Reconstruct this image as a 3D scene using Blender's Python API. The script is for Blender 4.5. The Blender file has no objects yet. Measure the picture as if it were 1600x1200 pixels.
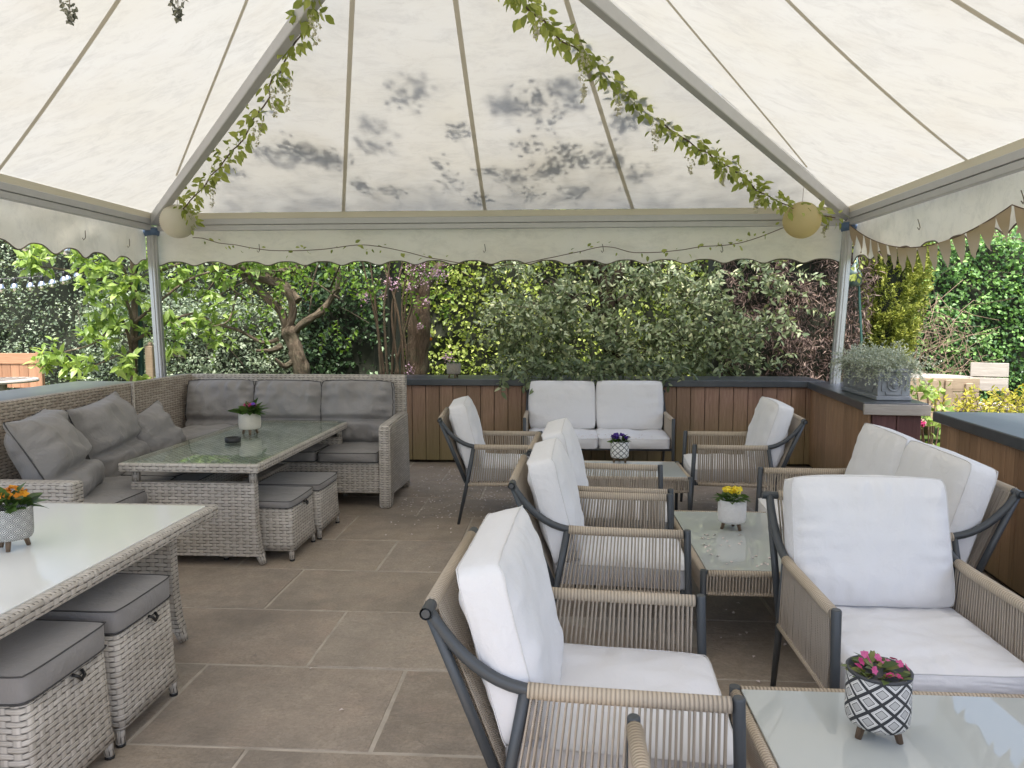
import bpy, bmesh, math, random
import numpy as np
from mathutils import Vector, Matrix, noise as mn
PI = math.pi
rng = np.random.default_rng(7)
random.seed(7)
scene = bpy.context.scene
COL = scene.collection

# ------------------------------------------------------------------ camera
FOC = 1150.0; PITCH = math.radians(4.97); YAW = math.radians(3.63); EYE = 1.55
_F = np.array([-math.sin(YAW)*math.cos(PITCH), math.cos(YAW)*math.cos(PITCH), -math.sin(PITCH)])
_R = np.array([math.cos(YAW), math.sin(YAW), 0.0]); _U = np.cross(_R, _F)
_C = np.array([0, 0, EYE])
def at(x, y, Y):
    d = _F + (x-800)/FOC*_R - (y-600)/FOC*_U
    return _C + d*(Y/d[1])
def atz(x, y, z):
    d = _F + (x-800)/FOC*_R - (y-600)/FOC*_U
    return _C + d*((z-EYE)/d[2])
cam_d = bpy.data.cameras.new('camera'); cam = bpy.data.objects.new('camera', cam_d); COL.objects.link(cam)
cam.location = (0, 0, EYE); cam.rotation_euler = (PI/2-PITCH, 0, YAW)
cam_d.sensor_width = 36; cam_d.lens = FOC/1600*36; cam_d.clip_end = 500; cam_d.clip_start = 0.05
scene.camera = cam

# ------------------------------------------------------------------ object helpers
def tag(o, label, cat, group=None, kind=None):
    if label: o['label'] = label
    if cat: o['category'] = cat
    if group: o['group'] = group
    if kind: o['kind'] = kind
    return o
def thing(name, label, cat, loc=(0, 0, 0), rz=0, group=None):
    o = bpy.data.objects.new(name, None); COL.objects.link(o)
    o.empty_display_size = .1
    o.location = loc; o.rotation_euler = (0, 0, rz)
    return tag(o, label, cat, group)
def copy_tree(o, parent=None):
    c = o.copy(); COL.objects.link(c)
    if parent: c.parent = parent
    for ch in list(o.children): copy_tree(ch, c)
    return c
def link_mesh(name, me, mat, parent=None):
    o = bpy.data.objects.new(name, me); COL.objects.link(o)
    if mat: me.materials.append(mat)
    if parent: o.parent = parent
    return o

class MB:
    """collects shapes in one bmesh"""
    def __init__(s):
        s.bm = bmesh.new(); s.uv = s.bm.loops.layers.uv.new('UVMap'); s.own = s.bm.faces.layers.int.new('own')
    def _xf(s, verts, M):
        if M is not None:
            for v in verts: v.co = M @ v.co
    def box(s, c, size, bev=0.0, M=None, seg=1):
        r = bmesh.ops.create_cube(s.bm, size=1.0)
        vs = r['verts']
        for v in vs: v.co = Vector((v.co.x*size[0], v.co.y*size[1], v.co.z*size[2]))
        if bev > 0:
            es = list({e for v in vs for e in v.link_edges})
            rr = bmesh.ops.bevel(s.bm, geom=es, offset=bev, segments=seg, affect='EDGES', profile=.5)
            vs = list({v for f in rr['faces'] for v in f.verts} | {v for v in vs if v.is_valid})
        for v in vs: v.co += Vector(c)
        s._xf(vs, M)
        return vs
    def b2(s, lo, hi, bev=0.0, M=None, seg=1):
        lo = Vector(lo); hi = Vector(hi)
        return s.box((lo+hi)/2, hi-lo, bev, M, seg)
    def prism(s, pts, z0, z1, M=None):
        a = [s.bm.verts.new((p[0], p[1], z0)) for p in pts]; b = [s.bm.verts.new((p[0], p[1], z1)) for p in pts]
        n = len(pts)
        s.bm.faces.new(a[::-1]); s.bm.faces.new(b)
        for i in range(n): s.bm.faces.new((a[i], a[(i+1) % n], b[(i+1) % n], b[i]))
        s._xf(a+b, M)
    def beam(s, a, b, w, h, up=(0, 0, 1), bev=0.0):
        a = Vector(a); b = Vector(b); d = (b-a); L = d.length; d.normalize()
        side = d.cross(Vector(up)).normalized(); u2 = side.cross(d)
        M = Matrix((( d.x, side.x, u2.x, (a.x+b.x)/2), (d.y, side.y, u2.y, (a.y+b.y)/2), (d.z, side.z, u2.z, (a.z+b.z)/2), (0, 0, 0, 1)))
        s.box((0, 0, 0), (L, w, h), bev, M)
    def tube(s, pts, r, n=8, caps=True, flat=1.0, up=None):
        pts = [Vector(p) for p in pts]; m = len(pts)
        rs = [r]*m if not hasattr(r, '__len__') else list(r)
        prev = None; rings = []; acc = 0; ls = []
        for i, p in enumerate(pts):
            t = (pts[min(i+1, m-1)]-pts[max(i-1, 0)]).normalized()
            if prev is None:
                ref = Vector(up) if up else (Vector((0, 0, 1)) if abs(t.z) < .9 else Vector((1, 0, 0)))
                a = (ref - t*ref.dot(t)).normalized()
            else: a = (prev-t*prev.dot(t)).normalized()
            prev = a; b = t.cross(a)
            if i: acc += (p-pts[i-1]).length
            ls.append(acc)
            rings.append([s.bm.verts.new(p+rs[i]*(math.cos(2*PI*k/n)*a+flat*math.sin(2*PI*k/n)*b)) for k in range(n)])
        for i in range(m-1):
            for k in range(n):
                f = s.bm.faces.new((rings[i][k], rings[i][(k+1) % n], rings[i+1][(k+1) % n], rings[i+1][k]))
                f[s.own] = 1; f.smooth = True
                us = (ls[i], ls[i], ls[i+1], ls[i+1]); vv = (k/n, (k+1)/n, (k+1)/n, k/n)
                for l, uu, v2 in zip(f.loops, us, vv): l[s.uv].uv = (uu, v2*2*PI*rs[i])
        if caps:
            s.bm.faces.new(rings[0][::-1]); s.bm.faces.new(rings[-1])
    def lathe(s, prof, c=(0, 0, 0), n=32, M=None, smooth=True):
        """prof: list of (r, z)"""
        rings = []; c = Vector(c)
        for r, z in prof: rings.append([s.bm.verts.new(c+Vector((r*math.cos(2*PI*k/n), r*math.sin(2*PI*k/n), z))) for k in range(n)])
        acc = 0
        for i in range(len(prof)-1):
            d = math.hypot(prof[i+1][0]-prof[i][0], prof[i+1][1]-prof[i][1])
            for k in range(n):
                f = s.bm.faces.new((rings[i][k], rings[i][(k+1) % n], rings[i+1][(k+1) % n], rings[i+1][k]))
                f.smooth = smooth; f[s.own] = 1
                for l, uu, vv in zip(f.loops, (k, k+1, k+1, k), (acc, acc, acc+d, acc+d)): l[s.uv].uv = (uu/n, vv)
            acc += d
        if prof[0][0] > 1e-5: s.bm.faces.new(rings[0][::-1])
        if prof[-1][0] > 1e-5: s.bm.faces.new(rings[-1])
        if M is not None: s._xf([v for r in rings for v in r], M)
    def build(s, name, mat, parent=None, smooth=False, uvrot=False):
        bm = s.bm; uv = s.uv
        bmesh.ops.recalc_face_normals(bm, faces=bm.faces)
        for f in bm.faces:
            if smooth: f.smooth = True
            if f[s.own]: continue
            n = f.normal; ax = max(range(3), key=lambda i: abs(n[i]))
            for l in f.loops:
                p = l.vert.co
                if ax == 2: w = (p.x, p.y)
                elif ax == 1: w = (p.x, p.z)
                else: w = (p.y, p.z)
                l[uv].uv = (w[1], w[0]) if uvrot else w
        me = bpy.data.meshes.new(name); bm.to_mesh(me); bm.free()
        return link_mesh(name, me, mat, parent)

# ------------------------------------------------------------------ materials
def M_new(name):
    m = bpy.data.materials.new(name); m.use_nodes = True
    nt = m.node_tree; nt.nodes.clear()
    out = nt.nodes.new('ShaderNodeOutputMaterial')
    return m, nt, out
class NT:
    def __init__(s, nt): s.nt = nt
    def n(s, t, **kw):
        x = s.nt.nodes.new('ShaderNode'+t)
        for k, v in kw.items(): setattr(x, k, v)
        return x
    def link(s, a, b): s.nt.links.new(a, b)
    def val(s, sock, v):
        if isinstance(v, bpy.types.NodeSocket): s.link(v, sock)
        else: sock.default_value = v
    def math(s, op, a, b=None, c=None, clamp=False):
        x = s.n('Math', operation=op, use_clamp=clamp); s.val(x.inputs[0], a)
        if b is not None: s.val(x.inputs[1], b)
        if c is not None: s.val(x.inputs[2], c)
        return x.outputs[0]
    def mix(s, f, a, b, mode='MIX'):
        x = s.n('Mix', data_type='RGBA', blend_type=mode); s.val(x.inputs[0], f)
        for sock, v in ((x.inputs[6], a), (x.inputs[7], b)):
            if isinstance(v, (tuple, list)): sock.default_value = (*v[:3], 1)
            else: s.link(v, sock)
        return x.outputs[2]
    def ramp(s, f, stops, interp='LINEAR'):
        x = s.n('ValToRGB'); x.color_ramp.interpolation = interp
        e = x.color_ramp.elements
        while len(e) < len(stops): e.new(.5)
        for el, (p, c) in zip(e, stops):
            el.position = p; el.color = (*c[:3], 1) if hasattr(c, '__len__') else (c, c, c, 1)
        s.link(f, x.inputs[0]); return x.outputs[0]
    def noise(s, vec, scale, detail=4, rough=.55, dist=0.0, dim='3D'):
        x = s.n('TexNoise', noise_dimensions=dim); x.inputs['Scale'].default_value = scale; x.inputs['Detail'].default_value = detail
        x.inputs['Roughness'].default_value = rough; x.inputs['Distortion'].default_value = dist
        if vec is not None: s.link(vec, x.inputs['Vector'])
        return x.outputs['Fac']
    def obj(s): return s.n('TexCoord').outputs['Object']
    def uv(s): return s.n('TexCoord').outputs['UV']
    def scale(s, vec, sc):
        x = s.n('Mapping'); s.link(vec, x.inputs[0]); x.inputs['Scale'].default_value = sc; return x.outputs[0]
    def bump(s, h, strength=.5, dist=.01, normal=None):
        x = s.n('Bump'); x.inputs['Strength'].default_value = strength; x.inputs['Distance'].default_value = dist
        s.link(h, x.inputs['Height'])
        if normal is not None: s.link(normal, x.inputs['Normal'])
        return x.outputs[0]
    def pbsdf(s, col, rough=.5, metal=0, normal=None, spec=.5, **kw):
        x = s.n('BsdfPrincipled')
        if isinstance(col, (tuple, list)): x.inputs['Base Color'].default_value = (*col[:3], 1)
        else: s.link(col, x.inputs['Base Color'])
        s.val(x.inputs['Roughness'], rough); x.inputs['Metallic'].default_value = metal
        x.inputs['Specular IOR Level'].default_value = spec
        if normal is not None: s.link(normal, x.inputs['Normal'])
        for k, v in kw.items(): s.val(x.inputs[k], v)
        return x.outputs[0]

def mat_plain(name, col, rough=.5, metal=0, var=.12, nscale=30, bump=.0, spec=.5):
    m, nt, out = M_new(name); N = NT(nt)
    nz = N.noise(N.obj(), nscale, 4)
    c = N.mix(N.math('MULTIPLY', nz, 1.0), tuple(x*(1-var) for x in col), tuple(min(1, x*(1+var)) for x in col))
    nr = N.bump(nz, bump, .004) if bump else None
    N.link(N.pbsdf(c, rough, metal, nr, spec), out.inputs[0]); return m

def mat_weave(name, c1, c2, dark, pv=.020, pu=.086, bstr=1.0, rot=0.0):
    m, nt, out = M_new(name); N = NT(nt)
    mp = N.n('Mapping'); N.link(N.uv(), mp.inputs[0]); mp.inputs['Rotation'].default_value = (0, 0, rot)
    sp = N.n('SeparateXYZ'); N.link(mp.outputs[0], sp.inputs[0]); u, v = sp.outputs[0], sp.outputs[1]
    wob = N.noise(N.uv(), 9, 2)
    v = N.math('ADD', v, N.math('MULTIPLY', N.math('SUBTRACT', wob, .5), .008))
    vr = N.math('DIVIDE', v, pv); row = N.math('FLOOR', vr); fv = N.math('FRACT', vr)
    ph = N.math('ADD', N.math('DIVIDE', u, pu), N.math('MULTIPLY', N.math('FLOORED_MODULO', row, 2.0), .5))
    over = N.math('MULTIPLY_ADD', N.math('COSINE', N.math('MULTIPLY', ph, 2*PI)), .5, .5)
    prof = N.math('POWER', N.math('SINE', N.math('MULTIPLY', fv, PI)), .55)
    twin = N.math('MULTIPLY_ADD', N.math('ABSOLUTE', N.math('SINE', N.math('MULTIPLY', fv, 2*PI))), .25, .75)
    h1 = N.math('MULTIPLY', N.math('MULTIPLY', prof, twin), N.math('MULTIPLY_ADD', over, .7, .3))
    st = N.math('MULTIPLY', N.math('POWER', N.math('SUBTRACT', 1.0, over), 3.0), .62)
    H = N.math('MAXIMUM', h1, st)
    cell = N.n('CombineXYZ'); N.link(N.math('FLOOR', N.math('ADD', ph, .5)), cell.inputs[0]); N.link(row, cell.inputs[1])
    wn = N.n('TexWhiteNoise', noise_dimensions='2D'); N.link(cell.outputs[0], wn.inputs['Vector'])
    cc = N.mix(wn.outputs['Value'], c1, c2)
    big = N.noise(N.obj(), 3.0, 3); cc = N.mix(N.math('MULTIPLY', N.ramp(big, [(.3, 0), (.7, 1)]), .55), cc, tuple(x*.62 for x in c1)); cc = N.mix(N.math('MULTIPLY', N.noise(N.obj(), 17, 3), .4), cc, tuple(min(1, x*1.12) for x in c2))
    msk = N.n('MapRange', interpolation_type='SMOOTHSTEP'); N.link(H, msk.inputs[0]); msk.inputs[1].default_value = .1; msk.inputs[2].default_value = .5
    col = N.mix(msk.outputs[0], dark, cc)
    N.link(N.pbsdf(col, .5, 0, N.bump(H, bstr, .006), .4), out.inputs[0]); return m

def mat_rope(name, c, ring=.0115, wrapped=False):
    m, nt, out = M_new(name); N = NT(nt)
    sp = N.n('SeparateXYZ'); N.link(N.uv(), sp.inputs[0]); u, v = sp.outputs[0], sp.outputs[1]
    if wrapped:
        s = N.math('ABSOLUTE', N.math('SINE', N.math('MULTIPLY', u, PI/ring)))
        col = N.mix(N.math('POWER', s, .5), tuple(x*.3 for x in c), c)
        hh = s
    else:
        s = N.math('MULTIPLY_ADD', N.math('SINE', N.math('MULTIPLY', N.math('ADD', u, N.math('MULTIPLY', v, .8)), 2*PI/.006)), .5, .5)
        col = N.mix(s, tuple(x*.75 for x in c), tuple(x*1.08 for x in c)); hh = s
    nz = N.noise(N.obj(), 14, 3)
    col = N.mix(N.math('MULTIPLY', nz, .5), col, tuple(x*.7 for x in c))
    N.link(N.pbsdf(col, .8, 0, N.bump(hh, .6, .004), .25), out.inputs[0]); return m

def mat_fabric(name, c, wr=.25, scale=900, var=.1, crease=.3):
    m, nt, out = M_new(name); N = NT(nt); o = N.obj()
    w = N.noise(N.scale(o, (1, 1, 1)), 13, 5, .6, .6)
    fine = N.noise(o, scale, 2)
    big = N.noise(o, 4, 3)
    col = N.mix(big, tuple(x*(1-var) for x in c), tuple(min(1, x*(1+var*.6)) for x in c))
    col = N.mix(N.math('MULTIPLY', fine, .35), col, tuple(x*.72 for x in c))
    r1 = N.noise(o, 5.5, 3, .5, 1.1); r2 = N.noise(N.scale(o, (1.0, 1.7, 1.3)), 9.0, 3, .5, .8); mk = N.ramp(N.noise(o, 3.1, 2), [(.4, 0), (.6, 1)])
    cr = N.math('SUBTRACT', 1.0, N.math('MULTIPLY', N.math('ABSOLUTE', N.math('SUBTRACT', r1, .5)), 14.0), clamp=True)
    cr2 = N.math('SUBTRACT', 1.0, N.math('MULTIPLY', N.math('ABSOLUTE', N.math('SUBTRACT', r2, .5)), 11.0), clamp=True)
    cr = N.math('MULTIPLY', N.math('ADD', cr, N.math('MULTIPLY', cr2, .7)), mk)
    nb = N.bump(fine, .12, .002); nb = N.bump(w, wr, .012, nb); nb = N.bump(cr, crease, .006, nb)
    N.link(N.pbsdf(col, .9, 0, nb, .2, **{'Sheen Weight': .15}), out.inputs[0]); return m

def mat_wood(name, c1, c2, algae=None, grain_axis='v', plank=.15, rough=.7, zfade=.5, gb=.35):
    m, nt, out = M_new(name); N = NT(nt)
    uv = N.uv(); sp = N.n('SeparateXYZ'); N.link(uv, sp.inputs[0])
    u = sp.outputs[0] if grain_axis == 'v' else sp.outputs[1]
    pid = N.math('FLOOR', N.math('DIVIDE', N.math('ADD', u, 50.0), plank))
    wn = N.n('TexWhiteNoise', noise_dimensions='1D'); N.link(pid, wn.inputs['W'])
    off = N.n('CombineXYZ'); N.link(N.math('MULTIPLY', wn.outputs['Value'], 9), off.inputs[2])
    vm = N.n('VectorMath', operation='ADD'); N.link(N.scale(uv, (26, 1.6, 1) if grain_axis == 'v' else (1.6, 26, 1)), vm.inputs[0]); N.link(off.outputs[0], vm.inputs[1])
    g = N.noise(vm.outputs[0], 2.2, 6, .65, 1.2)
    g = N.math('MULTIPLY_ADD', N.math('SUBTRACT', g, .5), 2.0, .5, clamp=True)
    col = N.mix(g, c1, c2)
    col = N.mix(N.math('MULTIPLY', wn.outputs['Value'], .45), col, tuple(x*.5 for x in c1))
    if algae:
        z = N.n('SeparateXYZ'); N.link(N.n('NewGeometry').outputs['Position'], z.inputs[0])
        k = N.math('SUBTRACT', 1.0, N.math('DIVIDE', z.outputs[2], zfade), clamp=True)
        bl = N.noise(N.obj(), 2.2, 4)
        k = N.math('MULTIPLY', N.math('ADD', k, N.math('MULTIPLY', N.math('SUBTRACT', bl, .5), .9), clamp=True), .7, clamp=True)
        col = N.mix(k, col, algae)
    N.link(N.pbsdf(col, rough, 0, N.bump(g, gb if plank < 2 else .9, .004 if plank < 2 else .02), .3), out.inputs[0]); return m

def mat_leaf(name, cols, trans=.35, rough=.45, spec=.4):
    m, nt, out = M_new(name); N = NT(nt)
    a = N.n('Attribute', attribute_name='rnd')
    col = N.ramp(a.outputs['Fac'], [(i/(max(1, len(cols)-1)), c) for i, c in enumerate(cols)])
    p = N.pbsdf(col, rough, 0, None, spec)
    t = N.n('BsdfTranslucent'); N.link(N.mix(1.0, col, (1.0, 1.0, .55), 'MULTIPLY'), t.inputs[0])
    mx = N.n('MixShader'); mx.inputs[0].default_value = trans; N.link(p, mx.inputs[1]); N.link(t.outputs[0], mx.inputs[2])
    N.link(mx.outputs[0], out.inputs[0]); return m

def mat_canvas(name, c, trans=.5, stain=True, tc=None):
    m, nt, out = M_new(name); N = NT(nt); o = N.obj()
    tc = tc or c
    if stain:
        n1 = N.noise(N.scale(o, (1, 1, 1)), .9, 5, .6); n2 = N.noise(N.scale(o, (1.0, 2.4, 2)), 3.2, 10, .78, .5)
        n3 = N.noise(o, 1.9, 3, .5)
        def st(base):
            k = N.ramp(n1, [(.35, 0), (.75, 1)])
            x = N.mix(N.math('MULTIPLY', k, .45), base, (base[0]*.95, base[1]*.90, base[2]*.78))
            k2 = N.ramp(n2, [(.47, 0), (.72, 1)])
            x = N.mix(N.math('MULTIPLY', k2, .5), x, tuple(b*.62 for b in base))
            k3 = N.ramp(n3, [(.5, 0), (.8, 1)])
            return N.mix(N.math('MULTIPLY', k3, .35), x, (base[0]*.89, base[1]*.84, base[2]*.76))
        cd, ct = st(c), st(tc)
    else: cd, ct = N.mix(0.0, c, c), N.mix(0.0, tc, tc)
    w = N.noise(o, 5.0, 6, .6, .8)
    nb = N.bump(w, .12, .02)
    d = N.n('BsdfDiffuse'); N.link(cd, d.inputs[0]); N.link(nb, d.inputs['Normal'])
    t = N.n('BsdfTranslucent'); N.link(ct, t.inputs[0]); N.link(nb, t.inputs['Normal'])
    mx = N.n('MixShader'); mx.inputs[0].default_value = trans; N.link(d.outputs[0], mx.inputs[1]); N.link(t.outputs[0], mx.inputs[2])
    N.link(mx.outputs[0], out.inputs[0]); return m

def mat_glass(name, tint, rough=.02, body=.0):
    m, nt, out = M_new(name); N = NT(nt)
    tr = N.n('BsdfTransparent'); tr.inputs[0].default_value = (*tint, 1)
    gl = N.n('BsdfGlossy'); gl.inputs['Roughness'].default_value = rough
    fr = N.n('Fresnel'); fr.inputs[0].default_value = 1.5; bf = N.n('NewGeometry')
    mx = N.n('MixShader'); N.link(N.math('MULTIPLY', N.math('ADD', fr.outputs[0], body, clamp=True), N.math('SUBTRACT', 1.0, bf.outputs['Backfacing'])), mx.inputs[0]); N.link(tr.outputs[0], mx.inputs[1]); N.link(gl.outputs[0], mx.inputs[2])
    N.link(mx.outputs[0], out.inputs[0]); return m

def mat_pot(name, kind, white=(.72, .71, .68), black=(.03, .032, .036)):
    m, nt, out = M_new(name); N = NT(nt)
    sp = N.n('SeparateXYZ'); N.link(N.uv(), sp.inputs[0]); u, v = sp.outputs[0], sp.outputs[1]
    nu, pv = {'diamond': (8.0, .056), 'tribal': (10.0, .042), 'hex': (9.0, .044)}.get(kind, (12.0, .034))
    U = N.math('MULTIPLY', u, nu); V = N.math('DIVIDE', v, pv)
    fa = N.math('ABSOLUTE', N.math('SUBTRACT', N.math('FRACT', N.math('ADD', U, V)), .5)); fb = N.math('ABSOLUTE', N.math('SUBTRACT', N.math('FRACT', N.math('SUBTRACT', N.math('ADD', U, 40.0), V)), .5))
    d = N.math('MULTIPLY', N.math('MAXIMUM', fa, fb), 2.0)
    if kind == 'diamond': k = N.ramp(d, [(0, .62), (.42, .62), (.43, .03), (.50, .03), (.51, 1), (.66, 1), (.67, .35), (.70, 1), (.80, .0)], 'CONSTANT')
    elif kind == 'tribal': k = N.ramp(d, [(0, 0), (.16, 1), (.34, 0), (.5, 1), (.66, 0), (.82, 1), (.93, 0)], 'CONSTANT')
    elif kind == 'hex': k = N.ramp(d, [(0, 0), (.08, 1), (.72, 0), (.80, 1), (.88, 0)], 'CONSTANT')
    else: k = None
    if kind in ('emboss', 'plain'):
        nz = N.noise(N.obj(), 90, 3)
        col = N.mix(nz, tuple(x*.86 for x in white), white)
        h = N.ramp(d, [(.30, 1), (.42, 0), (.5, 0), (.6, 1)]) if kind == 'emboss' else nz
        N.link(N.pbsdf(col, .55, 0, N.bump(h, .5, .004)), out.inputs[0])
    else:
        col = N.mix(k, black, white)
        N.link(N.pbsdf(col, .6, 0, N.bump(k, .3, .002)), out.inputs[0])
    return m

def mat_slab():
    m, nt, out = M_new('sandstone'); N = NT(nt); o = N.obj()
    a = N.n('Attribute', attribute_name='rnd').outputs['Fac']
    base = N.ramp(a, [(0, (.33, .272, .215)), (.25, (.40, .328, .252)), (.5, (.375, .32, .262)), (.75, (.435, .352, .28)), (1, (.44, .385, .318))])
    wn = N.n('TexWhiteNoise', noise_dimensions='1D'); N.link(a, wn.inputs['W'])
    off = N.n('CombineXYZ'); N.link(N.math('MULTIPLY', wn.outputs['Value'], 13), off.inputs[2])
    vm = N.n('VectorMath', operation='ADD'); N.link(o, vm.inputs[0]); N.link(off.outputs[0], vm.inputs[1]); q = vm.outputs[0]
    n1 = N.noise(q, 2.6, 7, .68); n2 = N.noise(q, 11, 8, .72); n3 = N.noise(q, 70, 5, .75); n4 = N.noise(o, 1.0, 4, .6); n5 = N.noise(q, 5.5, 4, .6)
    col = N.mix(N.math('MULTIPLY', N.ramp(n1, [(.38, 0), (.64, 1)]), .75), base, (.265, .228, .19))
    col = N.mix(N.math('MULTIPLY', N.ramp(n2, [(.45, 0), (.68, 1)]), .55), col, (.50, .425, .345))
    col = N.mix(N.math('MULTIPLY', N.ramp(n5, [(.52, 0), (.7, 1)]), .35), col, (.42, .30, .235))
    col = N.mix(N.math('MULTIPLY', N.ramp(n3, [(.4, 0), (.7, 1)]), .6), col, (.19, .155, .125))
    col = N.mix(N.math('MULTIPLY', N.ramp(n4, [(.5, 0), (.7, 1)]), .7), col, (.16, .14, .12))
    sp = N.noise(q, 130, 2); col = N.mix(N.ramp(sp, [(.70, 0), (.74, .7)]), col, (.10, .085, .07))
    wv = N.noise(N.scale(q, (1, 1.5, 1)), 2.0, 9, .6, .7)
    rid = N.ramp(wv, [(.40, .2), (.44, .6), (.445, .25), (.52, .6), (.525, .3), (.60, .8)])
    nb = N.bump(rid, .6, .008); nb = N.bump(n2, .45, .008, nb); nb = N.bump(n3, .4, .003, nb)
    N.link(N.pbsdf(col, .6, 0, nb, .35), out.inputs[0]); return m

def mat_grass():
    m, nt, out = M_new('lawn_grass'); N = NT(nt); o = N.obj()
    n1 = N.noise(o, 1.2, 4); n2 = N.noise(o, 60, 4)
    col = N.mix(n1, (.05, .09, .018), (.10, .14, .03)); col = N.mix(N.math('MULTIPLY', n2, .6), col, (.03, .05, .012))
    N.link(N.pbsdf(col, .9, 0, N.bump(n2, .8, .03), .2), out.inputs[0]); return m

def mat_bark(name, c1, c2):
    m, nt, out = M_new(name); N = NT(nt); uv = N.uv()
    a = N.noise(N.scale(uv, (5, 26, 1)), 1.0, 8, .7, .6); b = N.noise(N.obj(), 6, 5, .65); c = N.noise(N.scale(uv, (14, 60, 1)), 1.0, 6, .7)
    h = N.math('ADD', N.math('MULTIPLY', N.ramp(a, [(.3, 0), (.62, 1)]), .7), N.math('MULTIPLY', c, .4))
    col = N.mix(h, c1, c2); col = N.mix(N.math('MULTIPLY', N.ramp(b, [(.45, 0), (.7, 1)]), .55), col, (.10, .115, .07))
    N.link(N.pbsdf(col, .95, 0, N.bump(h, 1.0, .03), .15), out.inputs[0]); return m
WHITE_CLOTH = mat_fabric('white cushion cloth', (.735, .728, .74), .34, 700, .045, .13)
GREY_CLOTH = mat_fabric('grey cushion cloth', (.278, .265, .258), .55, 800, .16, .28)
PIPING = mat_plain('dark piping', (.06, .058, .058), .85)
WHITE_SEAM = mat_plain('white seam', (.62, .61, .61), .9)
ANTHRACITE = mat_plain('anthracite powder coat', (.050, .056, .062), .42, 0, .1, 200, .05)
ROPE = mat_rope('taupe rope', (.56, .48, .39))
ROPE_WRAP = mat_rope('taupe rope wound round rails', (.54, .45, .345), wrapped=True)
RATTAN = mat_weave('grey rattan weave', (.42, .38, .33), (.61, .56, .505), (.05, .045, .04))
RATTAN_BROWN = mat_weave('brown rattan weave', (.35, .285, .23), (.54, .47, .40), (.045, .038, .032))
RATTAN_TOP = mat_weave('table top weave', (.34, .35, .32), (.60, .61, .56), (.035, .035, .03), .034, .075, .8, PI/4)
FROST = mat_plain('frosted table glass', (.45, .475, .46), .012, 0, .03, 3)
CREAM_GLASS = mat_plain('cream table glass', (.76, .76, .735), .14, 0, .03, 3)
CLEAR_GLASS = mat_glass('clear table glass', (.93, .96, .935), .01, .05)
SLAB = mat_slab()
MORTAR = mat_plain('mortar', (.42, .37, .31), .95, 0, .55, 7, .4)
GRASS = mat_grass()
FENCE_WOOD = mat_wood('stained larch', (.23, .132, .094), (.43, .275, .20), (.22, .195, .08), zfade=.85)
FENCE_WARM = mat_wood('warm larch', (.30, .178, .105), (.48, .31, .19), (.13, .105, .045), zfade=.4)
PURPLE_WOOD = mat_wood('purple brown boards', (.085, .04, .038), (.17, .085, .08))
GREY_WOOD = mat_wood('weathered grey timber', (.26, .235, .205), (.42, .39, .35), grain_axis='u')
PALE_WOOD = mat_wood('old garden timber', (.22, .165, .11), (.36, .285, .205), grain_axis='u')
TEAK = mat_wood('oiled teak', (.30, .16, .09), (.46, .27, .165), plank=.1)
CAP = mat_plain('slate grey capping', (.068, .076, .084), .30, 0, .35, 9, .1)
ALU = mat_plain('dull aluminium', (.50, .50, .51), .42, .75, .06, 20)
ALU_BEAM = mat_plain('painted aluminium beam', (.50, .50, .505), .45, .15, .08, 12)
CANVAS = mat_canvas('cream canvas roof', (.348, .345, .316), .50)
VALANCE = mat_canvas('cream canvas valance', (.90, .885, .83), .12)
SEAM = mat_canvas('doubled canvas seam', (.52, .48, .39), .54, False)
TAPE = mat_canvas('cream edge tape', (.74, .69, .57), .2, False)
HEM = mat_plain('dark hem tape', (.12, .10, .08), .8)
BLUE = mat_plain('blue strap', (.10, .16, .27), .7)
HESSIAN = mat_canvas('hessian', (.47, .37, .265), .4, False)
PAPER = mat_canvas('white rice paper', (.88, .85, .75), .5, False)
PAPER_Y = mat_canvas('yellow rice paper', (.84, .74, .46), .5, False)
BARK = mat_bark('rough bark', (.035, .026, .019), (.20, .145, .10))
BARK_DARK = mat_bark('dark bark', (.018, .014, .011), (.085, .064, .048))
BARK_PALE = mat_bark('pale limb bark', (.045, .034, .025), (.26, .205, .15))
TWIG = mat_plain('twig', (.06, .045, .03), .9)
TWIG_TAN = mat_plain('dry tan twig', (.24, .17, .12), .9)
VINE = mat_plain('brown vine stem', (.12, .075, .05), .8)
GREENPAINT = mat_plain('dark green paint', (.025, .075, .065), .45)
LEAD = mat_plain('lead grey', (.26, .275, .295), .55, .3, .35, 14, .3)
SOIL = mat_plain('potting soil', (.035, .025, .018), .95, 0, .4, 60, .5)
LEGWOOD = mat_wood('pot leg wood', (.20, .13, .085), (.34, .25, .17), plank=3, grain_axis='u')
BLACK = mat_plain('black plastic', (.012, .012, .013), .4)
CORE = mat_plain('painted foliage shade', (.022, .026, .016), 1.0, 0, .5, 12)  # near-black colour paints the shade deep inside hedges and conifer
PETAL_WHITE = mat_plain('pale petal', (.66, .58, .56), .8)
STONE_POT = mat_plain('stone pot', (.30, .27, .225), .9, 0, .3, 50, .4)
BULB = mat_glass('bulb glass', (.95, .97, .97), .15, .55)
BRICK = mat_plain('pink brick', (.42, .24, .19), .9, 0, .25, 14)
ROOFTILE = mat_plain('clay roof tile', (.30, .14, .10), .85, 0, .3, 10)

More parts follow.
